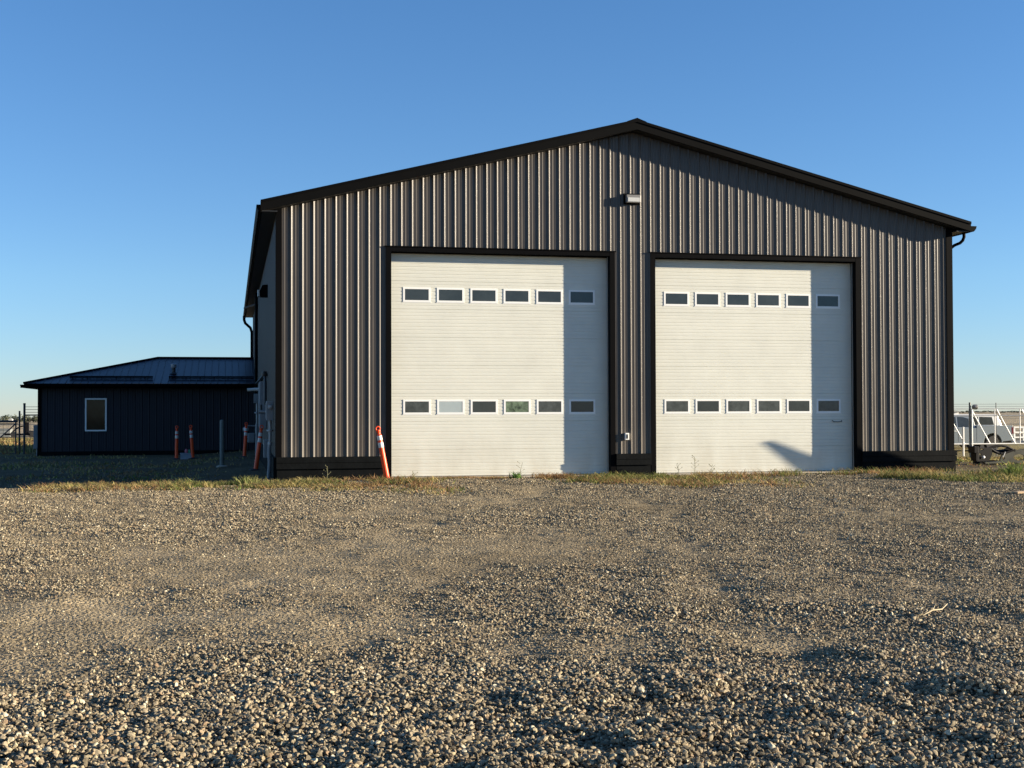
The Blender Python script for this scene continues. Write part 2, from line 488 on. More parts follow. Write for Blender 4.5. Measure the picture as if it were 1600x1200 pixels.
nt.links.new(nz.outputs['Fac'], r_.inputs[0])
vm = nt.nodes.new('ShaderNodeVectorMath'); vm.operation = 'SCALE'
nt.links.new(cr.outputs[0], vm.inputs[0]); nt.links.new(r_.outputs[0], vm.inputs['Scale'])
nt.links.new(vm.outputs[0], b.inputs['Base Color'])
for k in range(12):
    bm = bmesh.new()
    bmesh.ops.create_icosphere(bm, subdivisions=2 if k < 6 else 1, radius=1.0)
    planes = [(Vector(rng.normal(size=3)).normalized(), rng.uniform(0.38, 0.8)) for _ in range(12)]
    sx, sy, sz = rng.uniform(1.0, 1.45), rng.uniform(0.75, 1.1), rng.uniform(0.42, 0.85)
    for v in bm.verts:
        p = v.co.copy()
        for nrm, dd in planes:
            t = p.dot(nrm)
            if t > dd: p -= nrm * (t - dd) * 0.95
        p += Vector(rng.normal(size=3)) * 0.018
        v.co = Vector((p.x * sx, p.y * sy, p.z * sz))
    m2 = bpy.data.meshes.new('stone'); bm.to_mesh(m2); bm.free()
    m2.materials.append(smat)
    stone_col.objects.link(bpy.data.objects.new('stone', m2))
def scatter(y0, y1, per_m2, smin, smax, power, margin, sizebias=0.0):
    u0, u1 = math.tan(YAW - 0.385), math.tan(YAW + 0.385)
    n = int((y1 * y1 - y0 * y0) / 2 * (u1 - u0) * per_m2 + (y1 - y0) * 2 * margin * per_m2)
    y = np.sqrt(rng.uniform(y0 * y0, y1 * y1, n))
    x = rng.uniform(u0 * y - margin, u1 * y + margin)
    over = np.maximum(u0 * y - x, x - u1 * y)
    d = stone_density(x, y)
    keep = rng.uniform(0, 1, n) < d * ss(margin, 0.6, over)
    # do not bury the building line or the lawn behind it
    keep &= ~((y > 27.35) & (x > 0.7) & (x < 16.9))
    keep &= ~((y > 26.2) & (x < 1.5) & (rng.uniform(0, 1, n) < 0.75))
    x, y, d = x[keep], y[keep], d[keep]
    s = smin + (smax - smin) * rng.uniform(0, 1, len(x)) ** power
    s = s * (0.75 + 0.35 * d)
    z = ground_z(x, y) + s * rng.uniform(0.0, 0.55, len(x))
    return np.stack([x, y, z], -1), s
P = []; S = []
for a in ((4.2, 7.4, 4700, 0.0055, 0.017, 2.2, 3.2), (7.4, 10.5, 3300, 0.005, 0.016, 2.6, 3.2), (10.5, 16, 2300, 0.006, 0.018, 2.2, 3.2), (16, 27.6, 1150, 0.009, 0.022, 1.8, 3.2)):
    p, s = scatter(*a); P.append(p); S.append(s)
# larger stones strewn about
p, s = scatter(6.5, 26.5, 40, 0.013, 0.027, 2.4, 0.6)
kk_ = rng.uniform(0, 1, len(s)) < ss(0.42, 0.62, fbm(p[:, 0] * 0.9, p[:, 1] * 0.9, 171, 3)) + 0.12
P.append(p[kk_]); S.append(s[kk_])
# a second layer heaped where the stone lies thick in front
u = rng.uniform(-1.6, 4.0, 40000); v_ = rng.uniform(4.3, 8.2, 40000)
d = stone_density(u, v_)
kp = rng.uniform(0.35, 1.3, len(u)) < d * ss(8.4, 5.2, v_ + 0.8 * (fbm(u * 1.1, v_ * 1.1, 71, 3) - 0.5))
u, v_ = u[kp], v_[kp]
s = 0.007 + 0.011 * rng.uniform(0, 1, len(u)) ** 2.2
P.append(np.stack([u, v_, ground_z(u, v_) + 0.006 + s * 0.8], -1)); S.append(s)
P = np.concatenate(P); S = np.concatenate(S)
print('stones', len(P))
pm = bpy.data.meshes.new('gravel')
pm.vertices.add(len(P)); pm.vertices.foreach_set('co', P.reshape(-1).astype(np.float32))
a_ = pm.attributes.new('size', 'FLOAT', 'POINT'); a_.data.foreach_set('value', S.astype(np.float32))
a_ = pm.attributes.new('turn', 'FLOAT_VECTOR', 'POINT')
R3 = np.stack([rng.normal(0, 0.45, len(P)), rng.normal(0, 0.45, len(P)), rng.uniform(0, 6.28, len(P))], -1)
a_.data.foreach_set('vector', R3.reshape(-1).astype(np.float32))
a_ = pm.attributes.new('pick', 'INT', 'POINT')
pick = rng.integers(0, 6, len(P)); pick = np.where(P[:, 1] > 9, pick + 6, pick)
a_.data.foreach_set('value', pick.astype(np.int32))
pm.update()
gravel = bpy.data.objects.new('gravel', pm); COL.objects.link(gravel)
tag(gravel, 'loose crushed grey and tan gravel covering the yard', 'gravel', kind='stuff')
ng = bpy.data.node_groups.new('gravel_scatter', 'GeometryNodeTree')
ng.interface.new_socket('Geometry', in_out='INPUT', socket_type='NodeSocketGeometry')
ng.interface.new_socket('Geometry', in_out='OUTPUT', socket_type='NodeSocketGeometry')
gi = ng.nodes.new('NodeGroupInput'); go = ng.nodes.new('NodeGroupOutput')
ip = ng.nodes.new('GeometryNodeInstanceOnPoints')
ci = ng.nodes.new('GeometryNodeCollectionInfo'); ci.inputs['Collection'].default_value = stone_col
ci.inputs['Separate Children'].default_value = True
def named(nm, dt):
    x = ng.nodes.new('GeometryNodeInputNamedAttribute'); x.data_type = dt; x.inputs['Name'].default_value = nm
    return x.outputs['Attribute']
ng.links.new(gi.outputs[0], ip.inputs['Points'])
ng.links.new(ci.outputs[0], ip.inputs['Instance'])
ip.inputs['Pick Instance'].default_value = True
ng.links.new(named('pick', 'INT'), ip.inputs['Instance Index'])
e2r = ng.nodes.new('FunctionNodeEulerToRotation')
ng.links.new(named('turn', 'FLOAT_VECTOR'), e2r.inputs[0])
ng.links.new(e2r.outputs[0], ip.inputs['Rotation'])
ng.links.new(named('size', 'FLOAT'), ip.inputs['Scale'])
ng.links.new(ip.outputs[0], go.inputs[0])
md = gravel.modifiers.new('scatter', 'NODES'); md.node_group = ng

# ------------------------------------------------------------------ workshop building
FY = 27.62                      # facade plane
XL, XR, XC = 0.93, 16.62, 8.775
YB = 58.3
ROOF_FRONT = 27.30
EAVE_X0, EAVE_X1, EAVE_Z, RIDGE_Z = 0.585, 16.965, 5.84, 7.885
SL = (RIDGE_Z - EAVE_Z) / (XC - EAVE_X0)
def roof_top(x): return RIDGE_Z - SL * abs(x - XC)
DW, DH = 4.88, 4.88
D1, D2, DY = 3.343, 9.279, 27.84
shop = thing('workshop_building', 'large charcoal ribbed steel workshop with low gable roof and two big white overhead doors', 'building', (XC, FY, 0))
PITCHR = 0.2337
RIB0 = 1.238 - 0.016       # centre of a major rib

def rib_profile(a0, a1, phase, pitch=PITCHR, hgt=0.022, minor=True):
    """list of (pos, proud) along the panel"""
    pts = []
    k = math.floor((a0 - phase) / pitch) - 1
    while phase + k * pitch < a1 + pitch:
        c0 = phase + k * pitch
        pts += [(c0 - 0.029, 0), (c0 - 0.005, hgt), (c0 + 0.005, hgt), (c0 + 0.029, 0)]
        if minor:
            for t in (0.36, 0.64):
                c1 = c0 + pitch * t
                pts += [(c1 - 0.018, 0), (c1 - 0.006, 0.0035), (c1 + 0.006, 0.0035), (c1 + 0.018, 0)]
        k += 1
    return pts
def interp(pts, x):
    for (xa, ha), (xb, hb) in zip(pts, pts[1:]):
        if xa <= x <= xb: return ha + (hb - ha) * (x - xa) / max(1e-9, xb - xa)
    return 0
# front cladding
pts = rib_profile(XL + 0.02, XR - 0.02, RIB0)
xs = sorted(set([round(p[0], 5) for p in pts if XL < p[0] < XR] + [XL, XR, XC, D1 - 0.11, D1 + DW + 0.11, D2 - 0.11, D2 + DW + 0.11]))
mb = MB()
for xa, xb in zip(xs, xs[1:]):
    mid = (xa + xb) / 2
    zb = 0.47
    for dx in (D1, D2):
        if dx - 0.11 < mid < dx + DW + 0.11: zb = DH + 0.09
    ya, yb = FY - interp(pts, xa), FY - interp(pts, xb)
    mb.add([(xa, ya, zb), (xb, yb, zb), (xb, yb, roof_top(xb) - 0.215), (xa, ya, roof_top(xa) - 0.215)], [(0, 1, 2, 3)], 'cladding')
mb.build('front_wall', shop, recalc=False)
# side wall (left) and plain others
pts = rib_profile(FY, YB, FY + 0.1)
ys = sorted(set([round(p[0], 5) for p in pts if FY < p[0] < YB] + [FY, YB]))
mb = MB()
for ya, yb in zip(ys, ys[1:]):
    mb.add([(XL - interp(pts, ya), ya, 0.3), (XL - interp(pts, yb), yb, 0.3), (XL - interp(pts, yb), yb, 5.62), (XL - interp(pts, ya), ya, 5.62)], [(3, 2, 1, 0)], 'cladding')
sw = mb.build('side_wall', shop, recalc=False)
mb = MB()
mb.box(XR - 0.02, XR, FY + 0.002, YB, -0.3, 5.62, 'cladding')
mb.build('side_wall', shop)
mb = MB()
mb.prism([(XL, -0.5), (XR, -0.5), (XR, 5.6), (XC, roof_top(XC) - 0.22), (XL, 5.6)], 'Y', YB - 0.06, YB, 'cladding')
mb.build('rear_wall', shop)
# inner lining behind doors so no light leaks
mb = MB()
mb.box(XL + 0.03, XR - 0.03, DY + 0.08, DY + 0.12, -0.3, 5.6, 'trim')
mb.build('inner_wall', shop)
# roof slabs
for s in (-1, 1):
    mb = MB()
    xe = EAVE_X0 if s < 0 else EAVE_X1
    t = 0.10
    mb.prism([(xe, EAVE_Z - 0.012), (XC, RIDGE_Z - 0.012), (XC, RIDGE_Z - t), (xe, EAVE_Z - t)], 'Y', ROOF_FRONT + 0.02, YB + 0.35, 'roof')
    yy = ROOF_FRONT + 0.25
    while yy < YB:
        mb.add([(xe, yy - .02, EAVE_Z - .010), (xe, yy, EAVE_Z + .018), (xe, yy + .02, EAVE_Z - .010), (XC, yy - .02, RIDGE_Z - .010), (XC, yy, RIDGE_Z + .018), (XC, yy + .02, RIDGE_Z - .010)], [(0, 1, 4, 3), (1, 2, 5, 4), (0, 2, 1), (3, 4, 5)], 'roof')
        yy += 0.6
    rf = mb.build('roof', shop)
    # rake fascia, two steps
    mb = MB()
    def rk(x, dz): return (x, roof_top(x) + dz)
    mb.prism([rk(xe, -0.21), rk(XC, -0.21), rk(XC, -0.045), rk(xe, -0.045)], 'Y', ROOF_FRONT, ROOF_FRONT + 0.04, 'fascia')
    mb.prism([rk(xe, -0.045), rk(XC, -0.045), rk(XC, 0.012), rk(xe, 0.012)], 'Y', ROOF_FRONT - 0.018, ROOF_FRONT + 0.10, 'trim')
    mb.build('rake_fascia', shop)
    # rake soffit
    mb = MB()
    mb.prism([rk(xe, -0.20), rk(XC, -0.20), rk(XC, -0.185), rk(xe, -0.185)], 'Y', ROOF_FRONT + 0.04, FY + 0.05, 'soffit')
    xo = XL if s < 0 else XR
    x0, x1 = sorted((xe + 0.003 * -s, xo))
    mb.box(x0, x1, ROOF_FRONT + 0.045, YB + 0.3, 5.62, 5.64, 'soffit')
    mb.build('soffit', shop)
    mb = MB()
    x0, x1 = sorted((xe, xe - s * 0.025))
    mb.box(x0, x1, ROOF_FRONT + 0.042, YB + 0.33, 5.60, EAVE_Z - 0.10, 'fascia')
    mb.build('eave_fascia', shop)
    # gutter
    mb = MB()
    g = [(0.0, 0.0), (0.045, 0.0), (0.062, 0.03), (0.078, 0.07), (0.085, 0.125), (0.08, 0.13), (0.0, 0.13)]
    if s > 0: g = [(a * 1.9, h) for a, h in g]
    mb.prism([(xe + s * (a + 0.002), 5.625 + h) for a, h in g], 'Y', ROOF_FRONT + 0.03, YB + 0.6, 'seal' if False else 'trim')
    gt = mb.build('gutter', shop)
mb = MB()
mb.prism([(XC - 0.22, roof_top(XC - 0.22) + 0.02), (XC, RIDGE_Z + 0.045), (XC + 0.22, roof_top(XC + 0.22) + 0.02), (XC + 0.2, roof_top(XC + 0.2) + 0.005), (XC, RIDGE_Z + 0.01), (XC - 0.2, roof_top(XC - 0.2) + 0.005)], 'Y', ROOF_FRONT - 0.02, YB + 0.35, 'trim')
mb.build('ridge_cap', shop)
# corner trims
for x0, x1 in ((XL - 0.03, XL + 0.10), (XR - 0.13, XR + 0.025)):
    mb = MB()
    mb.prism([(x0, 0.47), (x1, 0.47), (x1, roof_top(x1) - 0.213), (x0, roof_top(x0) - 0.213 if x0 > EAVE_X0 else 5.6)], 'Y', FY - 0.034, FY + 0.14, 'trim')
    mb.build('corner_trim', shop)
# base skirts
def skirt(x0, x1):
    mb = MB()
    mb.box(x0, x1, FY - 0.085, FY + 0.05, 0.365, 0.485, 'base')
    mb.box(x0, x1, FY - 0.075, FY + 0.05, 0.235, 0.357, 'base')
    mb.box(x0 + 0.01, x1 - 0.01, FY - 0.035, FY + 0.05, -0.3, 0.227, 'base')
    mb.box(x0 + 0.005, x1 - 0.005, FY - 0.02, FY + 0.04, 0.2, 0.40, 'base')
    mb.build('base_skirt', shop)
skirt(XL - 0.01, D1 - 0.12)
skirt(D1 + DW + 0.12, D2 - 0.12)
skirt(D2 + DW + 0.12, XR + 0.065)
mb = MB()
mb.box(XL - 0.07, XL + 0.02, FY + 0.055, YB, -0.5, 0.47, 'base')
mb.build('base_skirt', shop)
# concrete sill under the doors
for dx in (D1, D2):
    mb = MB()
    mb.box(dx - 0.05, dx + DW + 0.05, FY - 0.12, DY + 0.06, -0.25, 0.022, 'concrete')
    mb.build('threshold', shop)

# overhead doors
def add_dust(m, z0, z1, col, amt):
    nt = m.node_tree; b = nt.nodes['Principled BSDF']
    src = b.inputs['Base Color'].links[0].from_socket
    g = nt.nodes.new('ShaderNodeNewGeometry'); sp = nt.nodes.new('ShaderNodeSeparateXYZ'); nt.links.new(g.outputs['Position'], sp.inputs[0])
    n = nt.nodes.new('ShaderNodeTexNoise'); n.inputs['Scale'].default_value = 3.5; n.inputs['Detail'].default_value = 8
    mp = nt.nodes.new('ShaderNodeMapping'); mp.inputs['Scale'].default_value = (1.0, 1.0, 0.35)
    nt.links.new(g.outputs['Position'], mp.inputs[0]); nt.links.new(mp.outputs[0], n.inputs['Vector'])
    a = nt.nodes.new('ShaderNodeMapRange'); a.inputs[1].default_value = z1; a.inputs[2].default_value = z0; a.inputs[3].default_value = 0; a.inputs[4].default_value = 1
    nt.links.new(sp.outputs['Z'], a.inputs[0])
    k = nt.nodes.new('ShaderNodeMapRange'); k.inputs[1].default_value = 0.35; k.inputs[2].default_value = 0.7; k.inputs[3].default_value = 0.15 * amt; k.inputs[4].default_value = amt
    nt.links.new(n.outputs['Fac'], k.inputs[0])
    mu = nt.nodes.new('ShaderNodeMath'); mu.operation = 'MULTIPLY'; nt.links.new(a.outputs[0], mu.inputs[0]); nt.links.new(k.outputs[0], mu.inputs[1])
    mx = nt.nodes.new('ShaderNodeMix'); mx.data_type = 'RGBA'; nt.links.new(mu.outputs[0], mx.inputs[0]); nt.links.new(src, mx.inputs[6]); mx.inputs[7].default_value = (*col, 1)
    nt.links.new(mx.outputs[2], b.inputs['Base Color'])
add_dust(M['door'], 0.0, 1.1, (0.36, 0.30, 0.20), 0.35)
add_dust(M["cladding"], 0.45, 1.5, (0.17, 0.14, 0.10), 0.4)
add_dust(M['orange'], 0.0, 1.0, (0.30, 0.16, 0.08), 0.12)
add_dust(M['band'], 0.0, 1.6, (0.35, 0.30, 0.22), 0.6)
def door(dx, which):
    mb = MB()
    N = 8; ph = DH / N
    prof = []
    for k in range(N):
        z0 = k * ph + (0.03 if k == 0 else 0)
        z1 = (k + 1) * ph
        prof += [(z0 + 0.0, 0.010), (z0 + 0.006, 0.0)]
        win = k in (2, 6)
        nn = 8
        for j in range(1, nn):
            zz = k * ph + ph * j / nn
            if win and 2 <= j <= nn - 2 and False: continue
            dpt = 0.0048
            prof += [(zz - 0.009, 0), (zz - 0.003, dpt), (zz + 0.003, dpt), (zz + 0.009, 0)]
        prof += [(z1 - 0.006, 0.0), (z1 - 0.0005, 0.010)]
    vs = []; fs = []
    for z, d_ in prof:
        vs += [(dx, DY + d_, z), (dx + DW, DY + d_, z)]
    for i in range(len(prof) - 1):
        fs.append((2*i, 2*i+1, 2*i+3, 2*i+2))
    mb.add(vs, fs, 'door')
    mb.box(dx, dx + DW, DY + 0.03, DY + 0.05, 0.02, DH, 'door')
    mb.box(dx + 0.01, dx + DW - 0.01, DY + 0.002, DY + 0.03, 0.006, 0.03, 'rubber')
    d = mb.build('overhead_door', shop, recalc=False)
    d['label'] = 'left white sectional overhead door with a row of windows at top and bottom' if which == 0 else 'right white sectional overhead door with a wedge of shadow near its foot'
    first = None
    for row in (2, 6):
        for i in range(6):
            xc = dx + 0.285 + 0.3 + i * 0.742
            zc = (row + 0.5) * ph + (0.01)
            mb = MB()
            a, hgt, fwd = 0.300, 0.160, 0.040
            y0, y1 = DY - 0.008, DY + 0.012
            mb.box(xc - a, xc + a, y0, y1, zc + hgt - fwd, zc + hgt, 'frame_white')
            mb.box(xc - a, xc + a, y0, y1, zc - hgt, zc - hgt + fwd, 'frame_white')
            mb.box(xc - a, xc - a + fwd, y0, y1, zc - hgt + fwd, zc + hgt - fwd, 'frame_white')
            mb.box(xc + a - fwd, xc + a, y0, y1, zc - hgt + fwd, zc + hgt - fwd, 'frame_white')
            gl = 'glass'
            if row == 2: gl = ['glass_grey', 'glass', 'glass_grey', 'glass_grey', 'glass', 'glass_grey'][i]
            if row == 2 and which == 0: gl = ['glass_grey', 'glass_pale', 'glass', 'glass_green', 'glass_grey', 'glass'][i]
            mb.box(xc - a + fwd, xc + a - fwd, DY - 0.0045, DY - 0.002, zc - hgt + fwd, zc + hgt - fwd, gl)
            # frame backing plate, slightly wider than the moulding
            mb.box(xc - a - 0.018, xc + a + 0.018, DY - 0.004, DY + 0.008, zc - hgt - 0.012, zc - hgt, 'frame_white')
            mb.build('window', d)
    # handle and lock
    if which == 1:
        mb = MB()
        mb.tube([(dx + 4.38, DY, 1.20), (dx + 4.40, DY - 0.05, 1.17), (dx + 4.52, DY - 0.05, 1.165), (dx + 4.60, DY - 0.05, 1.175), (dx + 4.62, DY, 1.20)], 0.009, 'dark_pipe', 6)
        mb.build('lift_handle', d)
    # frame
    mb = MB()
    mb.box(dx - 0.115, dx, FY - 0.035, DY + 0.02, -0.05, DH + 0.095, 'trim')
    mb.box(dx + DW, dx + DW + 0.115, FY - 0.035, DY + 0.02, -0.05, DH + 0.095, 'trim')
    mb.box(dx, dx + DW, FY - 0.033, DY + 0.018, DH + 0.002, DH + 0.092, 'trim')
    mb.box(dx - 0.14, dx + DW + 0.14, FY - 0.05, FY + 0.02, DH + 0.096, DH + 0.116, 'trim')
    fr = mb.build('door_frame', shop)
    mb = MB()
    mb.box(dx + DW - 0.018, dx + DW - 0.002, DY - 0.09, DY - 0.065, 0.03, DH, 'seal')
    mb.box(dx + 0.002, dx + 0.018, DY - 0.09, DY - 0.065, 0.03, DH, 'trim')
    mb.box(dx + 0.018, dx + DW - 0.018, DY - 0.088, DY - 0.067, DH - 0.022, DH, 'fascia')
    mb.build('weather_seal', fr)
door(D1, 0)
door(D2, 1)

# gable wall lamp, outlet
mb = MB()
mb.box(8.585, 8.925, FY - 0.13, FY - 0.02, 6.075, 6.255, 'lamp_body')
ob = mb.build('gable_lamp', shop, bevel=0.015)
mb = MB()
mb.box(8.62, 8.89, FY - 0.136, FY - 0.129, 6.10, 6.19, 'lamp_lens')
mb.build('lens', ob)
mb = MB()
mb.box(8.55, 8.9, FY - 0.045, FY - 0.005, 6.05, 6.29, 'trim')
mb.build('mounting_plate', ob)
mb = MB()
mb.box(8.545, 8.635, FY - 0.075, FY - 0.005, 0.79, 0.945, 'white_pipe')
ob = mb.build('outlet_box', shop, bevel=0.008)
mb = MB()
mb.box(8.572, 8.608, FY - 0.079, FY - 0.0745, 0.82, 0.915, 'dark_pipe')
mb.build('outlet_cover', ob)
# right downspout elbow
def rect_pipe(mb, pts, w_, h_, m):
    for a, b_ in zip(pts, pts[1:]):
        mb.bar(a, b_, w_, h_, m)
mb = MB()
mb.tube([(16.93, 27.55, 5.63), (16.93, 27.55, 5.52), (16.90, 27.56, 5.44), (16.84, 27.58, 5.38), (16.72, 27.62, 5.33), (16.685, 27.75, 5.26), (16.685, 27.75, 0.2)], 0.038, 'trim', 8)
mb.build('downspout', shop, smooth=True)
# left side far downspouts
mb = MB()
mb.tube([(0.53, 57.6, 5.62), (0.53, 57.6, 5.45), (0.58, 57.6, 5.30), (0.80, 57.6, 5.10), (0.86, 57.6, 4.9), (0.86, 57.6, 2.6)], 0.06, 'trim', 8)
mb.build('downspout', shop, smooth=True)
mb = MB()
mb.tube([(0.84, 46.0, 5.60), (0.84, 46.0, 0.0)], 0.055, 'trim', 8)
mb.tube([(0.50, 52.0, 5.52), (0.84, 46.2, 5.2)], 0.045, 'trim', 8)
mb.build('downspout', shop, smooth=True)
# wall lamp on side
mb = MB()
mb.prism([(0.93, 4.42), (0.72, 4.42), (0.70, 4.56), (0.78, 4.72), (0.93, 4.74)], 'Y', 34.0, 34.35, 'trim')
ob = mb.build('side_lamp', shop)
mb = MB()
mb.box(0.655, 0.70, 34.03, 34.32, 4.44, 4.60, 'lamp_lens')
mb.build('lens', ob)
# electrical gear on the side wall
mb = MB()
mb.box(0.76, 0.91, 29.2, 29.65, 1.25, 1.68, 'grey_box')
mb.box(0.75, 0.76, 29.23, 29.62, 1.28, 1.65, 'grey_box')
ob = mb.build('electric_meter_box', shop, bevel=0.006)
mb = MB()
mb.lathe([(0.05, 0), (0.055, 0.03), (0.05, 0.06), (0.03, 0.07)], 'galv', 12, Matrix.Translation((0.84, 29.2, 1.55)) @ Matrix.Rotation(rad(90), 4, 'X'))
mb.build('meter_dial', ob, smooth=True)
mb = MB()
mb.tube([(0.84, 29.4, 1.25), (0.84, 29.4, 0.72)], 0.034, 'galv', 10)
mb.tube([(0.84, 29.4, 0.74), (0.82, 29.4, 0.60), (0.83, 29.4, 0.3), (0.80, 29.4, -0.2)], 0.042, 'grey_box', 10)
mb.lathe([(0.07, 0), (0.075, 0.01), (0.075, 0.03), (0.07, 0.04)], 'galv', 12, Matrix.Translation((0.84, 29.4, 1.0)))
mb.lathe([(0.05, 0), (0.055, 0.05), (0.05, 0.06)], 'galv', 12, Matrix.Translation((0.84, 29.4, 0.70)))
mb.build('conduit', shop, smooth=True)
mb = MB()
mb.box(0.74, 0.905, 30.8, 31.3, 0.36, 0.78, 'grey_box')
mb.build('junction_box', shop, bevel=0.006)
mb = MB()
mb.box(0.735, 0.905, 34.9, 36.1, 1.0, 2.25, 'grey_box')
ob = mb.build('electrical_cabinet', shop, bevel=0.008)
mb = MB()
mb.box(0.722, 0.735, 34.93, 36.07, 1.03, 2.22, 'grey_box')
mb.box(0.71, 0.722, 35.0, 35.04, 1.5, 1.65, 'galv')
mb.build('cabinet_door', ob)
mb = MB()
mb.tube([(0.84, 45.9, 2.42), (0.84, 34.2, 2.42), (0.84, 33.8, 2.36), (0.84, 33.7, 2.25), (0.84, 33.7, 1.62)], 0.035, 'dark_pipe', 8)
mb.lathe([(0.06, -.06), (0.07, 0), (0.06, .06)], 'dark_pipe', 8, Matrix.Translation((0.82, 33.8, 2.42)))
mb.build('conduit', shop, smooth=True)
mb = MB()
mb.tube([(0.90, 33.9, 1.44), (0.72, 33.9, 1.44), (0.68, 33.9, 1.44)], 0.05, 'galv', 10)
mb.tube([(0.74, 33.9, 1.44), (0.74, 33.9, 1.62)], 0.03, 'dark_pipe', 8)
mb.build('vent_pipe', shop, smooth=True)
mb = MB()
mb.tube([(0.90, 43.5, 2.18), (0.50, 43.5, 2.16)], 0.055, 'white_pipe', 10)
mb.build('exhaust_pipe', shop, smooth=True)
mb = MB()
mb.tube([(0.80, 42.6, 1.75), (0.80, 42.6, 1.05)], 0.03, 'galv', 8)
mb.tube([(0.80, 42.6, 1.05), (0.80, 42.6, -0.2)], 0.045, 'grey_box', 8)
mb.lathe([(0.07, 0), (0.08, 0.03), (0.07, 0.05)], 'galv', 10, Matrix.Translation((0.80, 42.6, 1.38)))
mb.box(0.70, 0.86, 42.5, 42.75, 1.72, 2.02, 'grey_box')
mb.build('conduit', shop, smooth=True)

# ------------------------------------------------------------------ office annex
OY = 51.6
OX0, OX1 = -7.14, 0.90
OE, OZ = 51.1, 2.52
office = thing('office_annex', 'low dark office wing with hip roof joined to the left side of the workshop', 'building', (-3, OY, -0.2))
pts = rib_profile(OX0, OX1, OX0 + 0.31, 0.266, 0.02)
xs = sorted(set([round(p[0], 5) for p in pts if OX0 < p[0] < OX1] + [OX0, OX1]))
mb = MB()
for xa, xb in zip(xs, xs[1:]):
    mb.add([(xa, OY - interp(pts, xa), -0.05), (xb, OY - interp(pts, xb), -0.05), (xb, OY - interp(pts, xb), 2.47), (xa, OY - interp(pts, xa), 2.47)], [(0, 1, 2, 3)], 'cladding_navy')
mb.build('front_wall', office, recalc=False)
mb = MB()
mb.box(OX0, OX0 + 0.05, OY + 0.02, OY + 8.2, -0.6, 2.45, 'cladding_navy')
mb.box(OX0, OX1, OY + 8.2, OY + 8.25, -0.6, 2.45, 'cladding_navy')
mb.box(OX0 + .05, OX1, OY + 0.05, OY + 0.1, -0.6, 2.45, 'trim')
mb.build('side_wall', office)
mb = MB()
mb.box(OX0 - 0.03, OX1, OY - 0.05, OY + 0.05, -0.6, -0.05, 'base')
mb.box(OX0 - 0.025, OX0 + 0.11, OY - 0.03, OY + 0.05, -0.05, 2.46, 'trim')
mb.box(OX0 + 0.11, OX1, OY - 0.032, OY - 0.005, 2.36, 2.47, 'trim')
mb.build('trim', office)
RR = 4.6
ex = OX0 - 0.46
zr = OZ + 0.25 * RR
A = (ex, OE, OZ); B = (OX1, OE, OZ); Cc = (OX1, OE + RR, zr); Dd = (ex + RR, OE + RR, zr); E1 = (ex, OE + 2*RR, OZ); F1 = (OX1, OE + 2*RR, OZ)
mb = MB()
mb.add([A, B, Cc, Dd, E1, F1], [(0, 1, 2, 3), (0, 3, 4), (3, 2, 5, 4)], 'roof')
k = 0
while True:
    x = ex + 0.15 + k * 0.2337 * 1.14
    if x > OX1 - 0.02: break
    run = min(RR, x - ex)
    top = (x, OE + run, OZ + 0.25 * run)
    for off in [0]:
        mb.add([(x - .018, OE, OZ + .001), (x - .006, OE, OZ + .024), (x + .006, OE, OZ + .024), (x + .018, OE, OZ + .001),
                (top[0] - .018, top[1], top[2] + .001), (top[0] - .006, top[1], top[2] + .024), (top[0] + .006, top[1], top[2] + .024), (top[0] + .018, top[1], top[2] + .001)],
               [(0, 1, 5, 4), (1, 2, 6, 5), (2, 3, 7, 6), (0, 3, 2, 1)], 'roof')
    k += 1
rf = mb.build('roof', office)
mb = MB()
mb.tube([(ex, OE, OZ + 0.02), (ex + RR, OE + RR, zr + 0.03), (OX1, OE + RR, zr + 0.03)], 0.045, 'trim', 6)
mb.tube([(ex, OE + 2*RR, OZ + 0.02), (ex + RR, OE + RR, zr + 0.03)], 0.045, 'trim', 6)
mb.build('ridge_cap', rf)
for xa, xb in ((ex + 1.55, ex + 4.62), (ex + 5.22, OX1 - 0.05)):
    mb = MB()
    yy = OE + 0.75; z = OZ + 0.25 * 0.75
    mb.tube([(xa, yy, z + 0.10), (xb, yy, z + 0.10)], 0.028, 'trim', 6)
    mb.tube([(xa, yy + .02, z + 0.045), (xb, yy + .02, z + 0.045)], 0.028, 'trim', 6)
    xx = xa + 0.1
    while xx < xb:
        mb.box(xx, xx + 0.03, yy - 0.03, yy + 0.06, z - 0.01, z + 0.12, 'trim'); xx += 0.532
    mb.build('snow_guard', rf)
mb = MB()
mb.tube([(-2.24, OE + 1.7, OZ + 0.42), (-2.24, OE + 1.7, OZ + 0.78)], 0.075, 'dark_pipe', 10)
mb.lathe([(0.10, 0), (0.11, 0.02), (0.11, 0.14), (0.06, 0.17)], 'galv', 12, Matrix.Translation((-2.24, OE + 1.7, OZ + 0.66)))
mb.lathe([(0.16, 0), (0.09, 0.08)], 'dark_pipe', 12, Matrix.Translation((-2.24, OE + 1.7, OZ + 0.41)))
mb.build('roof_vent', rf, smooth=True)
mb = MB()
mb.box(ex + .005, OX1, OE + 0.005, OE + 0.03, OZ - 0.17, OZ - 0.005, 'trim')
mb.box(ex + .005, ex + .03, OE + 0.03, OE + 2*RR, OZ - 0.17, OZ - 0.005, 'trim')
mb.build('fascia', office)
mb = MB()
mb.box(ex + .03, OX1, OE + 0.03, OY + 0.02, OZ - 0.15, OZ - 0.13, 'soffit')
mb.box(ex + .03, OX0, OY + .02, OE + 2*RR, OZ - 0.15, OZ - 0.13, 'soffit')
mb.build('soffit', office)
mb = MB()
g = [(0.0, 0.0), (0.08, 0.0), (0.12, 0.05), (0.14, 0.12), (0.0, 0.12)]
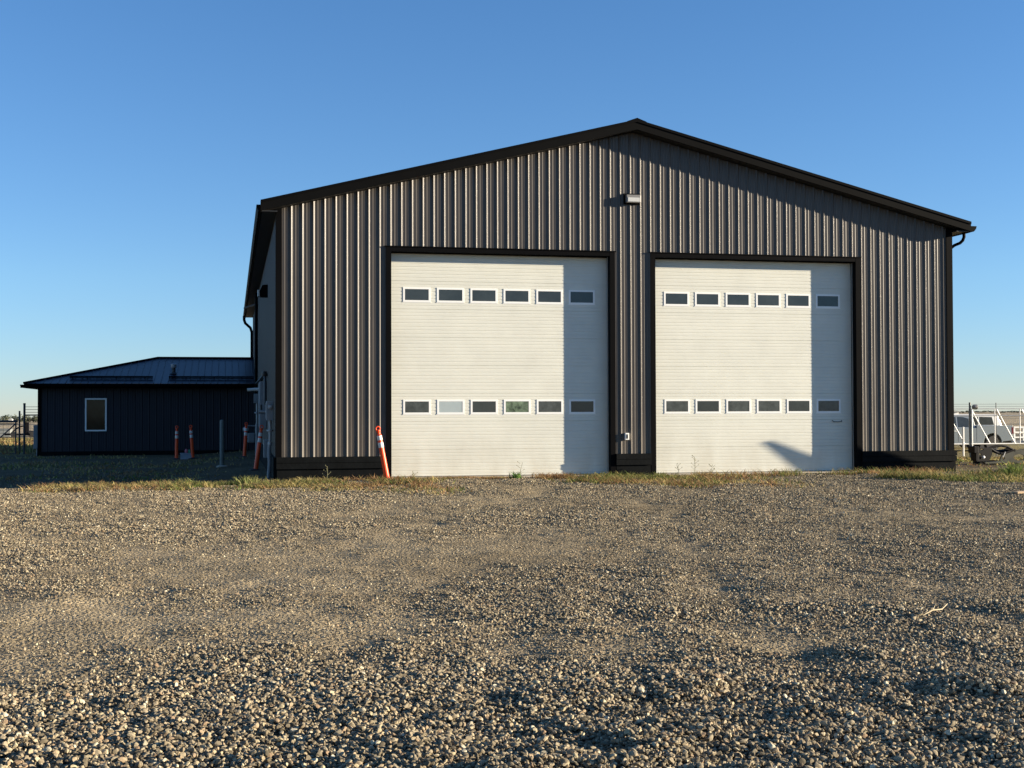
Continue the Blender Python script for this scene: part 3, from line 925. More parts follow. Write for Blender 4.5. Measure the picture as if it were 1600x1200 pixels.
mb.prism([(OE + 0.003 - a, OZ - 0.165 + h) for a, h in g], 'X', ex - 0.10, OX1 - 0.1, 'trim')
mb.prism([(ex + 0.003 - a, OZ - 0.162 + h) for a, h in g], 'Y', OE + .005, OE + 2*RR, 'trim')
mb.build('gutter', office)
wx0, wx1, wz0, wz1 = -5.455, -4.665, 0.71, 1.97
mb = MB()
fw = 0.055
yA, yB2 = OY - 0.05, OY + 0.01
mb.box(wx0, wx1, yA, yB2, wz1 - fw, wz1, 'frame_white')
mb.box(wx0, wx1, yA, yB2, wz0, wz0 + fw, 'frame_white')
mb.box(wx0, wx0 + fw, yA, yB2, wz0 + fw, wz1 - fw, 'frame_white')
mb.box(wx1 - fw, wx1, yA, yB2, wz0 + fw, wz1 - fw, 'frame_white')
wo = mb.build('window', office)
mb = MB()
mb.box(wx0 + fw, wx1 - fw, OY - 0.032, OY - 0.026, wz0 + fw, wz1 - fw, 'glass_dark')
mb.build('pane', wo)
mb = MB()
mb.box(-7.36, -7.17, OY + 0.3, OY + 0.9, 0.05, 0.95, 'grey_box')
mb.tube([(-7.27, OY + 0.6, 0.05), (-7.27, OY + 0.6, -0.4)], 0.03, 'grey_box', 8)
mb.build('utility_box', office, bevel=0.01)

# ------------------------------------------------------------------ delineator posts
def delineator(loc, lean, label, yawr=0):
    # lean: sideways tilt in degrees, positive leans to the right
    root = thing('delineator_post', label, 'traffic post', loc, 'orange delineator posts')
    root.rotation_euler = (rad(1.5), rad(lean), yawr)
    return root
deln = delineator((3.14, 26.55, gz(3.14, 26.55) - 0.03), -10.5, 'leaning orange post in the dry weeds at the left edge of the left white door')
Tl = Vector(deln.location)
def at0(mb_fn, name):
    mb = MB(); mb_fn(mb); o = mb.build(name); o.parent = deln; return o
at0(lambda m: m.lathe([(0.056, 0.0), (0.058, 0.05), (0.056, 0.3), (0.053, 0.75), (0.050, 0.98), (0.046, 1.00), (0.036, 1.02), (0.036, 1.05), (0.046, 1.075), (0.046, 1.10), (0.03, 1.11)], 'orange', 16), 'tube')
def loop(m):
    pts = []
    for k in range(0, 13):
        a = rad(-40 + 260 * k / 12)
        pts.append((0.042 * math.cos(a), 0, 1.13 + 0.045 * math.sin(a)))
    m.tube(pts, 0.013, 'orange', 8)
at0(loop, 'handle')
for z0, z1, ra in ((0.74, 0.845, 0.0545), (0.895, 0.985, 0.0525)):
    at0(lambda m: m.lathe([(ra, z0), (ra + .001, z0 + .004), (ra + .0005, z1 - .004), (ra - .0005, z1)], 'band', 16), 'reflective_band')
at0(lambda m: m.lathe([(0.17, 0.0), (0.17, 0.03), (0.10, 0.05), (0.06, 0.06)], 'rubber', 8), 'base')
for o in deln.children: 
    o.data.polygons.foreach_set('use_smooth', [True] * len(o.data.polygons)); o.data.set_sharp_from_angle(angle=rad(35))
for (x, y, lean, yw, lab) in (
    (0.60, 33.6, 7.5, 0.6, 'orange delineator post leaning right before the electrical boxes on the workshop side wall'),
    (0.42, 44.0, 3.0, 1.2, 'dim orange delineator post in deep shade beside the gas meter'),
    (-1.86, 46.2, 0.5, 1.57, 'upright orange delineator post at the left end of the small grey block'),
    (-1.30, 46.0, -4.0, 0.4, 'slightly leaning orange post at the right end of the small grey block')):
    c_ = copy_tree(deln)
    c_.location = (x, y, gz(x, y) - 0.02)
    c_.rotation_euler = (rad(2), rad(lean), yw * 0)
    c_['label'] = lab

# grey bollard
bx, by = -0.26, 37.2
bo = thing('bollard', 'plain grey steel pipe bollard standing in the shade left of the workshop', 'bollard', (bx, by, gz(bx, by)))
mb = MB()
g0 = gz(bx, by)
mb.lathe([(0.062, -0.2), (0.062, 1.28), (0.055, 1.31), (0.035, 1.32)], 'grey_post', 16, Matrix.Translation((bx, by, g0)))
mb.build('pipe', bo, smooth=True)
mb = MB()
mb.lathe([(0.16, -0.1), (0.16, 0.02), (0.10, 0.05)], 'concrete', 12, Matrix.Translation((bx, by, g0)))
mb.build('footing', bo, smooth=True)

# small block with bits on top between the posts
zb = gz(-1.6, 46.1)
mb = MB()
mb.box(-1.72, -1.36, 46.0, 46.3, zb - 0.05, zb + 0.17, 'block')
mb.box(-1.60, -1.34, 45.96, 46.0, zb - 0.05, zb + 0.12, 'block')
mb.box(-1.74, -1.34, 45.99, 46.31, zb + 0.17, zb + 0.20, 'block')
o = mb.build('concrete_block', bevel=0.01)
tag(o, 'small blue grey concrete block between the two orange posts by the office', 'block')
mb = MB()
mb.lathe([(0.03, 0), (0.05, 0.03), (0.055, 0.09), (0.03, 0.13), (0.02, 0.14)], 'pink', 12, Matrix.Translation((-1.53, 46.12, zb + 0.20)))
o = mb.build('valve_cap', smooth=True)
tag(o, 'small pink cap on top of the concrete block', 'cap')
mb = MB()
mb.lathe([(0.025, 0), (0.045, 0.02), (0.045, 0.08), (0.02, 0.12)], 'green', 12, Matrix.Translation((-1.42, 46.12, zb + 0.20)))
o = mb.build('valve_cap', smooth=True)
tag(o, 'small green cap on top of the concrete block', 'cap')

# gas meter
gx_, gy_ = 0.55, 44.6
zg = gz(gx_, gy_)
gme = thing('gas_meter', 'pale gas regulator and meter on a riser by the shaded workshop side wall', 'gas meter', (gx_, gy_, zg))
mb = MB()
mb.tube([(gx_ - 0.08, gy_, zg - 0.1), (gx_ - 0.08, gy_, zg + 0.95), (gx_ - 0.02, gy_, zg + 1.02), (gx_ + 0.25, gy_, zg + 1.02)], 0.022, 'grey_box', 8)
mb.tube([(gx_ + 0.25, gy_, zg - 0.1), (gx_ + 0.25, gy_, zg + 1.05)], 0.022, 'grey_box', 8)
mb.build('riser', gme, smooth=True)
mb = MB()
mb.box(gx_ - 0.02, gx_ + 0.22, gy_ - 0.10, gy_ + 0.08, zg + 0.45, zg + 0.78, 'grey_box')
mb.build('meter', gme, bevel=0.03)
mb = MB()
mb.lathe([(0.03, -0.03), (0.09, -0.02), (0.10, 0.02), (0.03, 0.06), (0.03, 0.12)], 'galv', 14, Matrix.Translation((gx_ - 0.08, gy_ - 0.02, zg + 0.9)) @ Matrix.Rotation(rad(80), 4, 'X'))
mb.build('regulator', gme, smooth=True)

# ------------------------------------------------------------------ left gate and wire fence
def wire(mb, a, b_, r, m, n=4): mb.tube([a, b_], r, m, n)
ZG = -0.33
gate = thing('yard_gate', 'grey pipe frame gate with a diagonal brace at the far left of the yard', 'gate', (-9.5, 55.0, ZG))
mb = MB()
mb.tube([(-8.33, 55, ZG - 0.1), (-8.33, 55, 1.50)], 0.035, 'grey_dark', 8)
mb.tube([(-8.40, 55, 1.08), (-14, 55.6, 1.08)], 0.045, 'grey_dark', 8)
mb.tube([(-8.40, 55, 0.98), (-14, 55.6, 0.98)], 0.02, 'grey_dark', 8)
mb.tube([(-8.45, 55, ZG + 0.1), (-14, 55.6, ZG + 0.1)], 0.03, 'grey_dark', 8)
mb.tube([(-8.47, 55, ZG), (-8.47, 55, 1.1)], 0.03, 'grey_dark', 8)
mb.build('frame', gate, smooth=True)
mb = MB()
mb.tube([(-8.48, 55, 0.98), (-9.75, 55.2, -0.2)], 0.025, 'grey_dark', 8)
mb.build('brace', gate)
mb = MB()
for i in range(14):
    x = -8.55 - i * 0.4
    wire(mb, (x, 55.03, ZG + 0.1), (x, 55.03, 1.0), 0.006, 'grey_dark')
for i in range(6):
    z = ZG + 0.25 + i * 0.17
    wire(mb, (-8.5, 55.03, z), (-14, 55.63, z), 0.006, 'grey_dark')
mb.build('mesh', gate)
fence = thing('wire_fence', 'chain link fence with a tall post and barbed strands beside the office corner', 'fence', (-8.13, 54.9, ZG))
mb = MB()
mb.tube([(-8.13, 54.9, ZG - 0.1), (-8.13, 54.9, 1.78)], 0.045, 'grey_dark', 10)
mb.lathe([(0.05, 0), (0.055, 0.02), (0.04, 0.05)], 'grey_dark', 10, Matrix.Translation((-8.13, 54.9, 1.76)))
mb.build('post', fence, smooth=True)
mb = MB()
for z in (1.66, 1.55, 1.44): wire(mb, (-8.13, 54.9, z), (-7.0, 54.9, z), 0.009, 'grey_dark')
mb.tube([(-8.13, 54.9, 1.33), (-7.0, 54.9, 1.33)], 0.025, 'grey_dark', 8)
mb.build('top_rail', fence)
mb = MB()
for i in range(9):
    x = -8.05 + i * 0.13
    wire(mb, (x, 54.9, ZG + 0.05), (x + 0.03, 54.9, 1.3), 0.004, 'grey_dark', 3)
for i in range(9):
    z = ZG + 0.1 + i * 0.18
    wire(mb, (-8.1, 54.9, z), (-7.0, 54.9, z), 0.004, 'grey_dark', 3)
mb.build('mesh', fence)

# distant objects, left
def far(px_x, d):   # world position on the ground from a bearing (metres ahead)
    l = (px_x - 800) / F_PX * d
    return d * math.sin(YAW) + l * math.cos(YAW), d * math.cos(YAW) - l * math.sin(YAW)
x, y = far(4, 108); z = gz(x, y)
o = MB(); o.box(x - 1.2, x + 0.6, y, y + 1.2, z, z + 0.55, 'grey_crate'); o.box(x - 1.25, x + 0.65, y - .05, y + 1.25, z + 0.55, z + 0.65, 'grey_crate')
o.tube([(x - 0.9, y - .06, z + .1), (x - 0.9, y - .1, z + .1)], 0.25, 'tyre', 12)
tag(o.build('utility_trailer'), 'low grey trailer box in the far field at the left edge', 'trailer')
x, y = far(26, 104); z = gz(x, y)
hay = thing('hay_rake', 'dark arched farm implement seen through the gate in the far left field', 'farm implement', (x, y, z))
mb = MB()
pts = [(x - 0.35 + 1.0 * (k / 8), y, z + 0.15 + 0.75 * math.sin(math.pi * (0.10 + 0.42 * k / 8))) for k in range(9)]
mb.tube(pts, 0.06, 'impl', 6)
mb.bar((x - 0.9, y, z + 0.22), (x + 1.6, y, z + 0.22), 0.2, 0.14, 'impl')
mb.build('arch_frame', hay)
mb = MB()
mb.box(x + 0.55, x + 0.95, y - .2, y + .2, z + 0.2, z + 1.2, 'impl')
mb.build('hitch_tower', hay)
for dx in (-0.2, 1.3):
    mb = MB(); mb.tube([(x + dx, y - 0.3, z + 0.22), (x + dx, y - 0.15, z + 0.22)], 0.24, 'tyre', 14); mb.build('wheel', hay)
x, y = far(49, 106); z = gz(x, y)
fl = thing('flat_wagon', 'low black flat wagon far beyond the fence post next to the office corner', 'wagon', (x, y, z))
mb = MB(); mb.box(x - 0.6, x + 2.0, y, y + 1.5, z + 0.32, z + 0.48, 'impl'); mb.box(x - 0.6, x - 0.45, y, y + 1.5, z + .48, z + 0.66, 'white_pipe'); mb.build('deck', fl)
for dx in (0.0, 1.4):
    mb = MB(); mb.tube([(x + dx, y - .15, z + 0.22), (x + dx, y, z + 0.22)], 0.23, 'tyre', 14); mb.build('wheel', fl)

# distant shelterbelt (stuff) and farmhouse
def crown_mesh(name, items, seed, cols, mt):
    r = np.random.default_rng(seed)
    V = []; Fc = []; CC = []
    for (cx, cy, cz, rx, rz, nleaf, ls) in items:
        a = r.normal(size=(nleaf, 3)); a /= np.linalg.norm(a, axis=1)[:, None]
        rr = r.uniform(0.35, 1.0, nleaf) ** 0.5
        lump = 0.75 + 0.35 * np.sin(a[:, 0] * 5 + cx) * np.cos(a[:, 2] * 4 + cy)
        c = a * (rr * lump)[:, None] * np.array([rx, rx, rz]) + np.array([cx, cy, cz])
        u = r.normal(size=(nleaf, 3)); u /= np.linalg.norm(u, axis=1)[:, None]
        v = np.cross(u, r.normal(size=(nleaf, 3))); v /= np.linalg.norm(v, axis=1)[:, None]
        s = ls * r.uniform(0.6, 1.4, nleaf)[:, None]
        base = len(V) * 3 if False else sum(len(q) for q in V)
        V.append(np.stack([c - u * s, c + u * s, c + v * s * 1.3], 1).reshape(-1, 3))
        col = cols[r.integers(0, len(cols), nleaf)] * r.uniform(0.7, 1.3, nleaf)[:, None]
        CC.append(np.repeat(col, 3, 0))
    V = np.concatenate(V); CC = np.concatenate(CC)
    me = bpy.data.meshes.new(name)
    me.from_pydata(V.tolist(), [], np.arange(len(V)).reshape(-1, 3).tolist())
    ca = me.color_attributes.new('col', 'FLOAT_COLOR', 'POINT')
    ca.data.foreach_set('color', np.concatenate([CC, np.ones((len(CC), 1))], 1).reshape(-1).astype(np.float32))
    me.materials.append(mt); me.update()
    o = bpy.data.objects.new(name, me); COL.objects.link(o)
    return o
leafm = attr_mat('leaf', 'col', 0.7)
GREENS = np.array([[0.07, 0.085, 0.05], [0.10, 0.11, 0.07], [0.055, 0.07, 0.05], [0.12, 0.12, 0.08]])
random.seed(3)
items = []
for k in range(70):
    px_ = -260 + k * 5.6 + random.uniform(-2, 2)
    d_ = random.uniform(880, 1000)
    x, y = far(px_, d_); z = float(ground_base(np.array([x]), np.array([y]))[0])
    r_ = random.uniform(2.2, 3.4)
    if px_ > 62: r_ *= 0.7
    items.append((x, y, z + r_ * 0.9, r_ * 1.1, r_, 160, 0.5))
    if random.random() < 0.5: items.append((x + random.uniform(-5, 5), y + 8, z + 1.3, 2.6, 1.5, 90, 0.5))
o = crown_mesh('treeline', items, 5, GREENS, leafm)
tag(o, 'far off shelterbelt of grey green trees along the left horizon', 'treeline', kind='stuff')
items = []
for k in range(60):
    px_ = 1430 + k * 8 + random.uniform(-3, 3)
    d_ = random.uniform(1600, 2200)
    x, y = far(px_, d_); z = float(ground_base(np.array([x]), np.array([y]))[0])
    r_ = random.uniform(0.8, 2.0)
    items.append((x, y, z + r_ * 0.9, r_ * 4.2, r_, 120, 0.7))
o = crown_mesh('treeline', items, 6, GREENS * 0.9, leafm)
tag(o, 'thin dark line of distant brush on the right horizon', 'treeline', kind='stuff')
x, y = far(16, 850); z = gz(x, y)
fh = thing('farmhouse', 'tiny white farmhouse among the distant trees on the left horizon', 'house', (x, y, z))
mb = MB(); mb.box(x - 1.1, x + 1.1, y, y + 5, z, z + 2.0, 'house'); mb.build('wall', fh)
mb = MB(); mb.prism([(x - 1.4, z + 2.0), (x + 1.4, z + 2.0), (x, z + 3.0)], 'Y', y - .3, y + 5.3, 'grey_crate'); mb.build('roof', fh)

# ------------------------------------------------------------------ right side: panel gate, posts, fence
GY = 40.75
def panel(x0, first):
    pass
W = 0.987
def mk_panel(x0):
    root = thing('gate_panel', 'x', 'gate', (x0, GY, 0), 'white tubular steel panels of the right gate')
    z0, z1, z2 = 0.235, 1.22, 1.46
    def add(name, *segs, r=0.02):
        mb = MB()
        for a, b_ in segs: mb.tube([(x0 + a[0], GY, a[1]), (x0 + b_[0], GY, b_[1])], r, 'white_pipe', 8)
        mb.build(name, root, smooth=True)
    add('bottom_rail', ((0, z0), (W - .003, z0)), r=0.022)
    mb = MB(); mb.tube([(x0, GY, z2), (x0 + W - .003, GY, z2)], 0.012, 'galv', 8); mb.build('top_rail', root, smooth=True)
    mb = MB(); mb.tube([(x0, GY - .01, z1), (x0 + W - .003, GY - .01, z1)], 0.019, 'grey_box', 8); mb.build('middle_rail', root, smooth=True)
    add('upright', ((0.0, z0), (0.0, z2)), r=0.019)
    add('brace', ((0.08, z2 - 0.02), (0.80, z0)), r=0.020)
    return root
labs = ['gate panel between the workshop corner and the slim upright before the pickup cab', 'gate panel in front of the pickup cab, crossed by a white diagonal', 'gate panel in front of the pickup wheel arch, crossed by a white diagonal', 'gate panel at the right edge before the white trailer']
x_start = 24.69 - 0.25
p0 = None
for i in range(5):
    xx = 25.172 + (i - 1) * W
    if p0 is None: p0 = mk_panel(xx); pp = p0
    else:
        pp = copy_tree(p0); pp.location = (xx, GY, 0)
    pp['label'] = (['tubular ' + l for l in labs] + ['white tubular gate panel just past the right edge of the view'])[i]
# lit white short post with foot
mb = MB()
mb.tube([(23.86, 39.0, -0.12), (23.86, 39.0, 0.83)], 0.032, 'white_pipe', 10)
mb.lathe([(0.036, 0), (0.036, 0.02), (0.02, 0.03)], 'white_pipe', 10, Matrix.Translation((23.86, 39.0, 0.83)))
o = mb.build('marker_post', smooth=True)
tag(o, 'short white pipe post close to the right corner of the workshop', 'post')
# post with camera / lamp head
zp = gz(24.6, 39.7)
lp = thing('lamp_post', 'dark post carrying a round lamp head above the gate at right', 'lamp post', (24.55, 39.7, zp))
mb = MB(); mb.tube([(24.55, 39.7, zp), (24.55, 39.7, 1.68)], 0.035, 'grey_post', 8); mb.build('post', lp, smooth=True)
mb = MB(); mb.tube([(24.60, 39.66, 0.0), (24.60, 39.66, 1.45)], 0.024, 'white_pipe', 8); mb.build('pipe', lp, smooth=True)
mb = MB(); mb.lathe([(0.03, -0.05), (0.07, -0.04), (0.085, 0.0), (0.085, 0.10), (0.05, 0.13)], 'lamp_body', 14, Matrix.Translation((24.68, 39.66, 1.52)) @ Matrix.Rotation(rad(90), 4, 'Y')); mb.build('lamp_head', lp, smooth=True)
# rear wire fence with thin post
rf_ = thing('wire_fence', 'wire fence strands and thin post behind the white gate at right', 'fence', (30, 52, -0.4))
for px_ in (1556, 1640, 1450):
    mb = MB(); x, y = far(px_, 55); mb.tube([(x, y, gz(x, y) - .1), (x, y, 1.72)], 0.018, 'grey_dark', 8)
    mb.build('post', rf_)
mb = MB()
xa, ya = far(1400, 55); xb, yb = far(1680, 55)
for z in (1.66, 1.56, 1.46): wire(mb, (xa, ya, z), (xb, yb, z), 0.006, 'galv', 4)
mb.build('wire', rf_)

# ------------------------------------------------------------------ pickup truck
def arch(xc, r, z, n=10, up=True):
    return [(xc + r * math.cos(a), z + r * math.sin(a)) for a in [math.pi - math.pi * k / n for k in range(n + 1)]]
def wheel_at(root, x, y, z, r, wdt):
    mb = MB()
    mb.lathe([(r * 0.62, -wdt/2), (r * 0.95, -wdt/2), (r, -wdt/2 + 0.03), (r, wdt/2 - 0.03), (r * 0.95, wdt/2), (r * 0.62, wdt/2)], 'tyre', 24, Matrix.Translation((x, y, z)) @ Matrix.Rotation(rad(90), 4, 'X'))
    t = mb.build('wheel', root, smooth=True)
    mb = MB()
    mb.lathe([(r * 0.6, -wdt/2 + 0.04), (r * 0.6, -wdt/2 + 0.02), (r * 0.2, -wdt/2 + 0.05), (r * 0.16, -wdt/2 + 0.01), (r * 0.14, wdt/2)], 'rim', 16, Matrix.Translation((x, y, z)) @ Matrix.Rotation(rad(90), 4, 'X') @ Matrix.Scale(-1, 4, (0, 0, 1)))
    mb.build('rim', t, smooth=True)
TX, TY, TZ = 38.85, 60.7, -0.75           # rear axle
trk = thing('pickup_truck', 'silver blue pickup truck facing left, parked behind the white gate', 'pickup truck', (TX, TY, TZ))
wr = 0.40
y0, y1 = TY, TY + 1.95
lower = [(TX + 1.15, TZ + 0.55), (TX + 1.18, TZ + 1.33), (TX - 0.93, TZ + 1.35), (TX - 0.93, TZ + 1.22), (TX - 3.25, TZ + 1.20), (TX - 4.55, TZ + 1.10), (TX - 4.72, TZ + 0.9), (TX - 4.74, TZ + 0.48)]
lower += arch(TX - 3.75, 0.52, TZ + 0.42) + [(TX - 3.2, TZ + 0.40), (TX - 0.6, TZ + 0.40)] + arch(TX, 0.52, TZ + 0.42) + [(TX + 0.6, TZ + 0.50)]
mb = MB(); mb.prism(lower, 'Y', y0, y1, 'truck'); mb.build('body', trk, bevel=0.02)
cabp = [(TX - 0.93, TZ + 1.2), (TX - 1.05, TZ + 1.84), (TX - 1.3, TZ + 1.90), (TX - 2.45, TZ + 1.90), (TX - 2.75, TZ + 1.84), (TX - 3.45, TZ + 1.2)]
mb = MB()
n_ = len(cabp)
inset = [0.06 if p[1] < TZ + 1.5 else 0.20 for p in cabp]
vs = [(p[0], y0 + i_, p[1]) for p, i_ in zip(cabp, inset)] + [(p[0], y1 - i_, p[1]) for p, i_ in zip(cabp, inset)]
mb.add(vs, [tuple(range(n_ - 1, -1, -1)), tuple(range(n_, 2 * n_))] + [(i, (i+1) % n_, (i+1) % n_ + n_, i + n_) for i in range(n_)], 'truck')
mb.build('cab', trk, bevel=0.02)
def sidewin(poly, nm):
    mb = MB()
    def yy(z): return y0 + 0.06 + 0.14 * (z - TZ - 1.2) / 0.64 - 0.006
    mb.add([(px, yy(pz), pz) for px, pz in poly], [tuple(range(len(poly)))], 'glass')
    mb.build(nm, trk, recalc=False)
sidewin([(TX - 1.12, TZ + 1.26), (TX - 1.2, TZ + 1.78), (TX - 1.95, TZ + 1.80), (TX - 1.95, TZ + 1.26)], 'side_window')
sidewin([(TX - 2.03, TZ + 1.26), (TX - 2.03, TZ + 1.80), (TX - 2.62, TZ + 1.78), (TX - 3.18, TZ + 1.26)], 'side_window')
mb = MB(); mb.add([(TX - 3.40, y0 + .2, TZ + 1.26), (TX - 2.80, y0 + .3, TZ + 1.82), (TX - 2.80, y1 - .3, TZ + 1.82), (TX - 3.40, y1 - .2, TZ + 1.26)], [(0, 1, 2, 3)], 'glass'); mb.build('windscreen', trk, recalc=False)
for xw in (TX, TX - 3.75):
    for yw in (y0 + 0.13, y1 - 0.13): wheel_at(trk, xw, yw, TZ + wr, wr, 0.26)
mb = MB(); mb.box(TX + 1.15, TX + 1.35, y0 + .1, y1 - .1, TZ + 0.45, TZ + 0.65, 'galv'); mb.build('rear_bumper', trk, bevel=0.02)
mb = MB(); mb.box(TX + 1.10, TX + 1.19, y0 - .004, y0 + .14, TZ + 0.9, TZ + 1.25, 'tail'); mb.build('tail_light', trk)
mb = MB(); mb.box(TX - 2.95, TX - 2.75, y0 - .2, y0 - .02, TZ + 1.22, TZ + 1.42, 'white_pipe'); mb.build('mirror', trk, bevel=0.02)
for xx in (TX - 2.0, TX - 0.94):
    mb = MB(); mb.box(xx, xx + 0.02, y0 - .003, y0 + .01, TZ + 0.5, TZ + 1.2, 'dark_pipe'); mb.build('door_seam', trk)
mb = MB(); mb.box(TX - 2.3, TX - 2.1, y0 - .03, y0 + .0, TZ + 1.05, TZ + 1.08, 'white_pipe'); mb.build('door_handle', trk)
mb = MB(); mb.box(TX - 3.2, TX - 0.55, y0 + .05, y0 + .3, TZ + 0.34, TZ + 0.42, 'trim'); mb.build('running_board', trk)
# white van behind
VX, VY, VZ = 41.25, 65.5, -0.78
van = thing('van', 'white van parked behind the pickup, its roof showing above the pickup bed', 'van', (VX, VY, VZ))
low = [(VX + 1.3, VZ + 0.5), (VX + 1.28, VZ + 1.25), (VX + 0.95, VZ + 1.92), (VX - 2.3, VZ + 1.95), (VX - 2.9, VZ + 1.85), (VX - 3.5, VZ + 1.25), (VX - 4.3, VZ + 1.1), (VX - 4.4, VZ + 0.45)]
low += arch(VX - 3.3, 0.42, VZ + 0.36) + arch(VX, 0.42, VZ + 0.36)
mb = MB(); mb.prism(low, 'Y', VY, VY + 1.9, 'van'); mb.build('body', van, bevel=0.03)
for poly in ([(0.75, 1.34), (0.62, 1.78), (-0.15, 1.80), (-0.15, 1.34)], [(-0.25, 1.34), (-0.25, 1.80), (-1.25, 1.81), (-1.25, 1.34)], [(-1.35, 1.34), (-1.35, 1.81), (-2.25, 1.82), (-2.25, 1.34)], [(-2.34, 1.34), (-2.34, 1.80), (-2.75, 1.76), (-3.15, 1.34)]):
    mb = MB(); mb.prism([(VX + a, VZ + h) for a, h in poly], 'Y', VY - 0.012, VY + 0.01, 'glass'); mb.build('side_window', van)
for xw in (VX, VX - 3.3):
    for yw in (VY + 0.12, VY + 1.78): wheel_at(van, xw, yw, VZ + 0.35, 0.35, 0.22)
# white trailer with stake frame at right edge
x, y = far(1592, 68); z = gz(x, y)
tr = thing('stake_trailer', 'small white framed utility trailer parked behind the pickup tailgate', 'trailer', (x, y, z))
mb = MB()
for dx in (-0.3, 0.25, 0.8, 1.35, 1.9):
    mb.bar((x + dx, y, z + 0.5), (x + dx, y, z + 1.25), 0.06, 0.09, 'white_pipe')
for dz in (0.72, 0.98, 1.25): mb.bar((x - 0.35, y - .03, z + dz), (x + 2.0, y - .03, z + dz), 0.05, 0.07, 'white_pipe')
mb.build('stake_side', tr)
mb = MB(); mb.box(x - 0.4, x + 2.1, y, y + 1.5, z + 0.42, z + 0.5, 'grey_crate'); mb.build('deck', tr)
wheel_at(tr, x + 0.8, y - 0.12, z + 0.32, 0.32, 0.2)
# distant pale building blocks on right horizon and a far shed
x, y = far(1491, 150); z = gz(x, y)
sh = thing('storage_shed', 'small white shed far behind the gate close to the workshop corner', 'shed', (x, y, z))
mb = MB(); mb.box(x - 0.9, x + 0.55, y, y + 2, z, z + 2.0, 'house'); mb.build('wall', sh)
mb = MB(); mb.prism([(x - 1.1, z + 2.0), (x + 0.75, z + 2.0), (x + .75, z + 2.12), (x - 1.1, z + 2.3)], 'Y', y - .2, y + 2.2, 'grey_crate'); mb.build('roof', sh)

# ------------------------------------------------------------------ black steel implement on the ground at right
IX, IY = 18.9, 30.6
IZ = gz(IX, IY)
def IP(px_, py_):   # reference offsets (metres) along X from the left end and height above ground
    return (IX + (px_ - 1503) / 53.5 , IZ + (728 - py_) / 56.5)
imp = thing('steel_implement', 'black and dusty grey steel plough frame lying in the weeds at right', 'farm implement', (IX, IY, IZ))
def plate_with_holes(outer, holes, ya, yb, m, name, parent):
    import mathutils
    from mathutils.geometry import tessellate_polygon
    loops = [[Vector((p[0], 0, p[1])) for p in outer]] + [[Vector((p[0], 0, p[1])) for p in h] for h in holes]
    flat = [p for l in loops for p in l]
    tris = tessellate_polygon(loops)
    mb = MB()
    n = len(flat)
    vs = [(p.x, ya, p.z) for p in flat] + [(p.x, yb, p.z) for p in flat]
    fs = [tuple(t) for t in tris] + [tuple(i + n for i in reversed(t)) for t in tris]
    o = 0
    for l in loops:
        k = len(l)
        for i in range(k): fs.append((o + i, o + (i + 1) % k, o + (i + 1) % k + n, o + i + n))
        o += k
    mb.add(vs, fs, m)
    return mb.build(name, parent)
def circ(cx, cz, rx, rz, n=12): return [(cx + rx * math.cos(2*math.pi*k/n), cz + rz * math.sin(2*math.pi*k/n)) for k in range(n)]
outer = [IP(1550, 722), IP(1553, 714), IP(1572, 708), IP(1592, 704), IP(1600, 726), IP(1598, 731), IP(1570, 724)]
hc1 = IP(1555.5, 718.5); hc2 = IP(1577, 717.5); hc3 = IP(1584, 717)
plate_with_holes(outer, [circ(hc1[0], hc1[1], 0.035, 0.035), circ(hc2[0] + 0.06, hc2[1], 0.17, 0.085, 16)], IY - 0.02, IY + 0.03, 'impl_plate', 'side_plate', imp)
outer = [IP(1509, 703), IP(1535, 702), IP(1536, 712), IP(1531, 722), IP(1512, 723), IP(1510, 712)]
plate_with_holes(outer, [circ(IP(1520, 705)[0], IP(1520, 705)[1], 0.05, 0.02), circ(IP(1524, 716)[0], IP(1524, 716)[1], 0.03, 0.03), circ(IP(1517, 712)[0], IP(1517, 712)[1], 0.04, 0.02)], IY - 0.08, IY - 0.05, 'impl', 'hitch_plate', imp)
mb = MB()
mb.box(IP(1504, 0)[0], IP(1511, 0)[0], IY - 0.2, IY + 0.1, IP(0, 710)[1], IP(0, 700)[1], 'impl')
mb.box(IP(1508, 0)[0], IP(1513, 0)[0], IY - 0.15, IY + 0.1, IP(0, 722)[1], IP(0, 710)[1], 'impl')
mb.build('hitch_bracket', imp, bevel=0.01)
mb = MB()
P3 = lambda a, b_, dy=0: (IP(a, b_)[0], IY + dy, IP(a, b_)[1])
mb.tube([P3(1512, 711), P3(1525, 706.5), P3(1535, 703), P3(1545, 700.5), P3(1553, 699.8), P3(1562, 701.5), P3(1569, 705), P3(1574, 707.5)], 0.032, 'impl', 8)
mb.tube([P3(1535, 703), P3(1542, 708), P3(1549, 711.5), P3(1556, 711.5), P3(1566, 708.5), P3(1574, 706)], 0.032, 'impl', 8)
mb.build('curved_arm', imp, smooth=True)
mb = MB()
mb.tube([P3(1539, 705, .1), P3(1548, 709, .1), P3(1560, 708, .1), P3(1570, 704, .1)], 0.05, 'impl', 8)
mb.build('spring', imp, smooth=True)
mb = MB()
mb.bar(P3(1524, 725, -.05), P3(1566, 723.5, -.05), 0.12, 0.045, 'impl_plate')
mb.bar(P3(1520, 724, .3), P3(1596, 726, .3), 0.12, 0.10, 'impl')
mb.build('base_beam', imp)
mb = MB()
mb.tube([P3(1553, 717, -.06), P3(1557, 709, -.06)], 0.008, 'white_pipe', 6)
mb.lathe([(0.0, 0), (0.04, 0.0), (0.045, 0.03), (0.0, 0.05)], 'galv', 10, Matrix.Translation(P3(1520.5, 716.5, -.1)) @ Matrix.Rotation(rad(90), 4, 'X'))
mb.build('pin', imp)
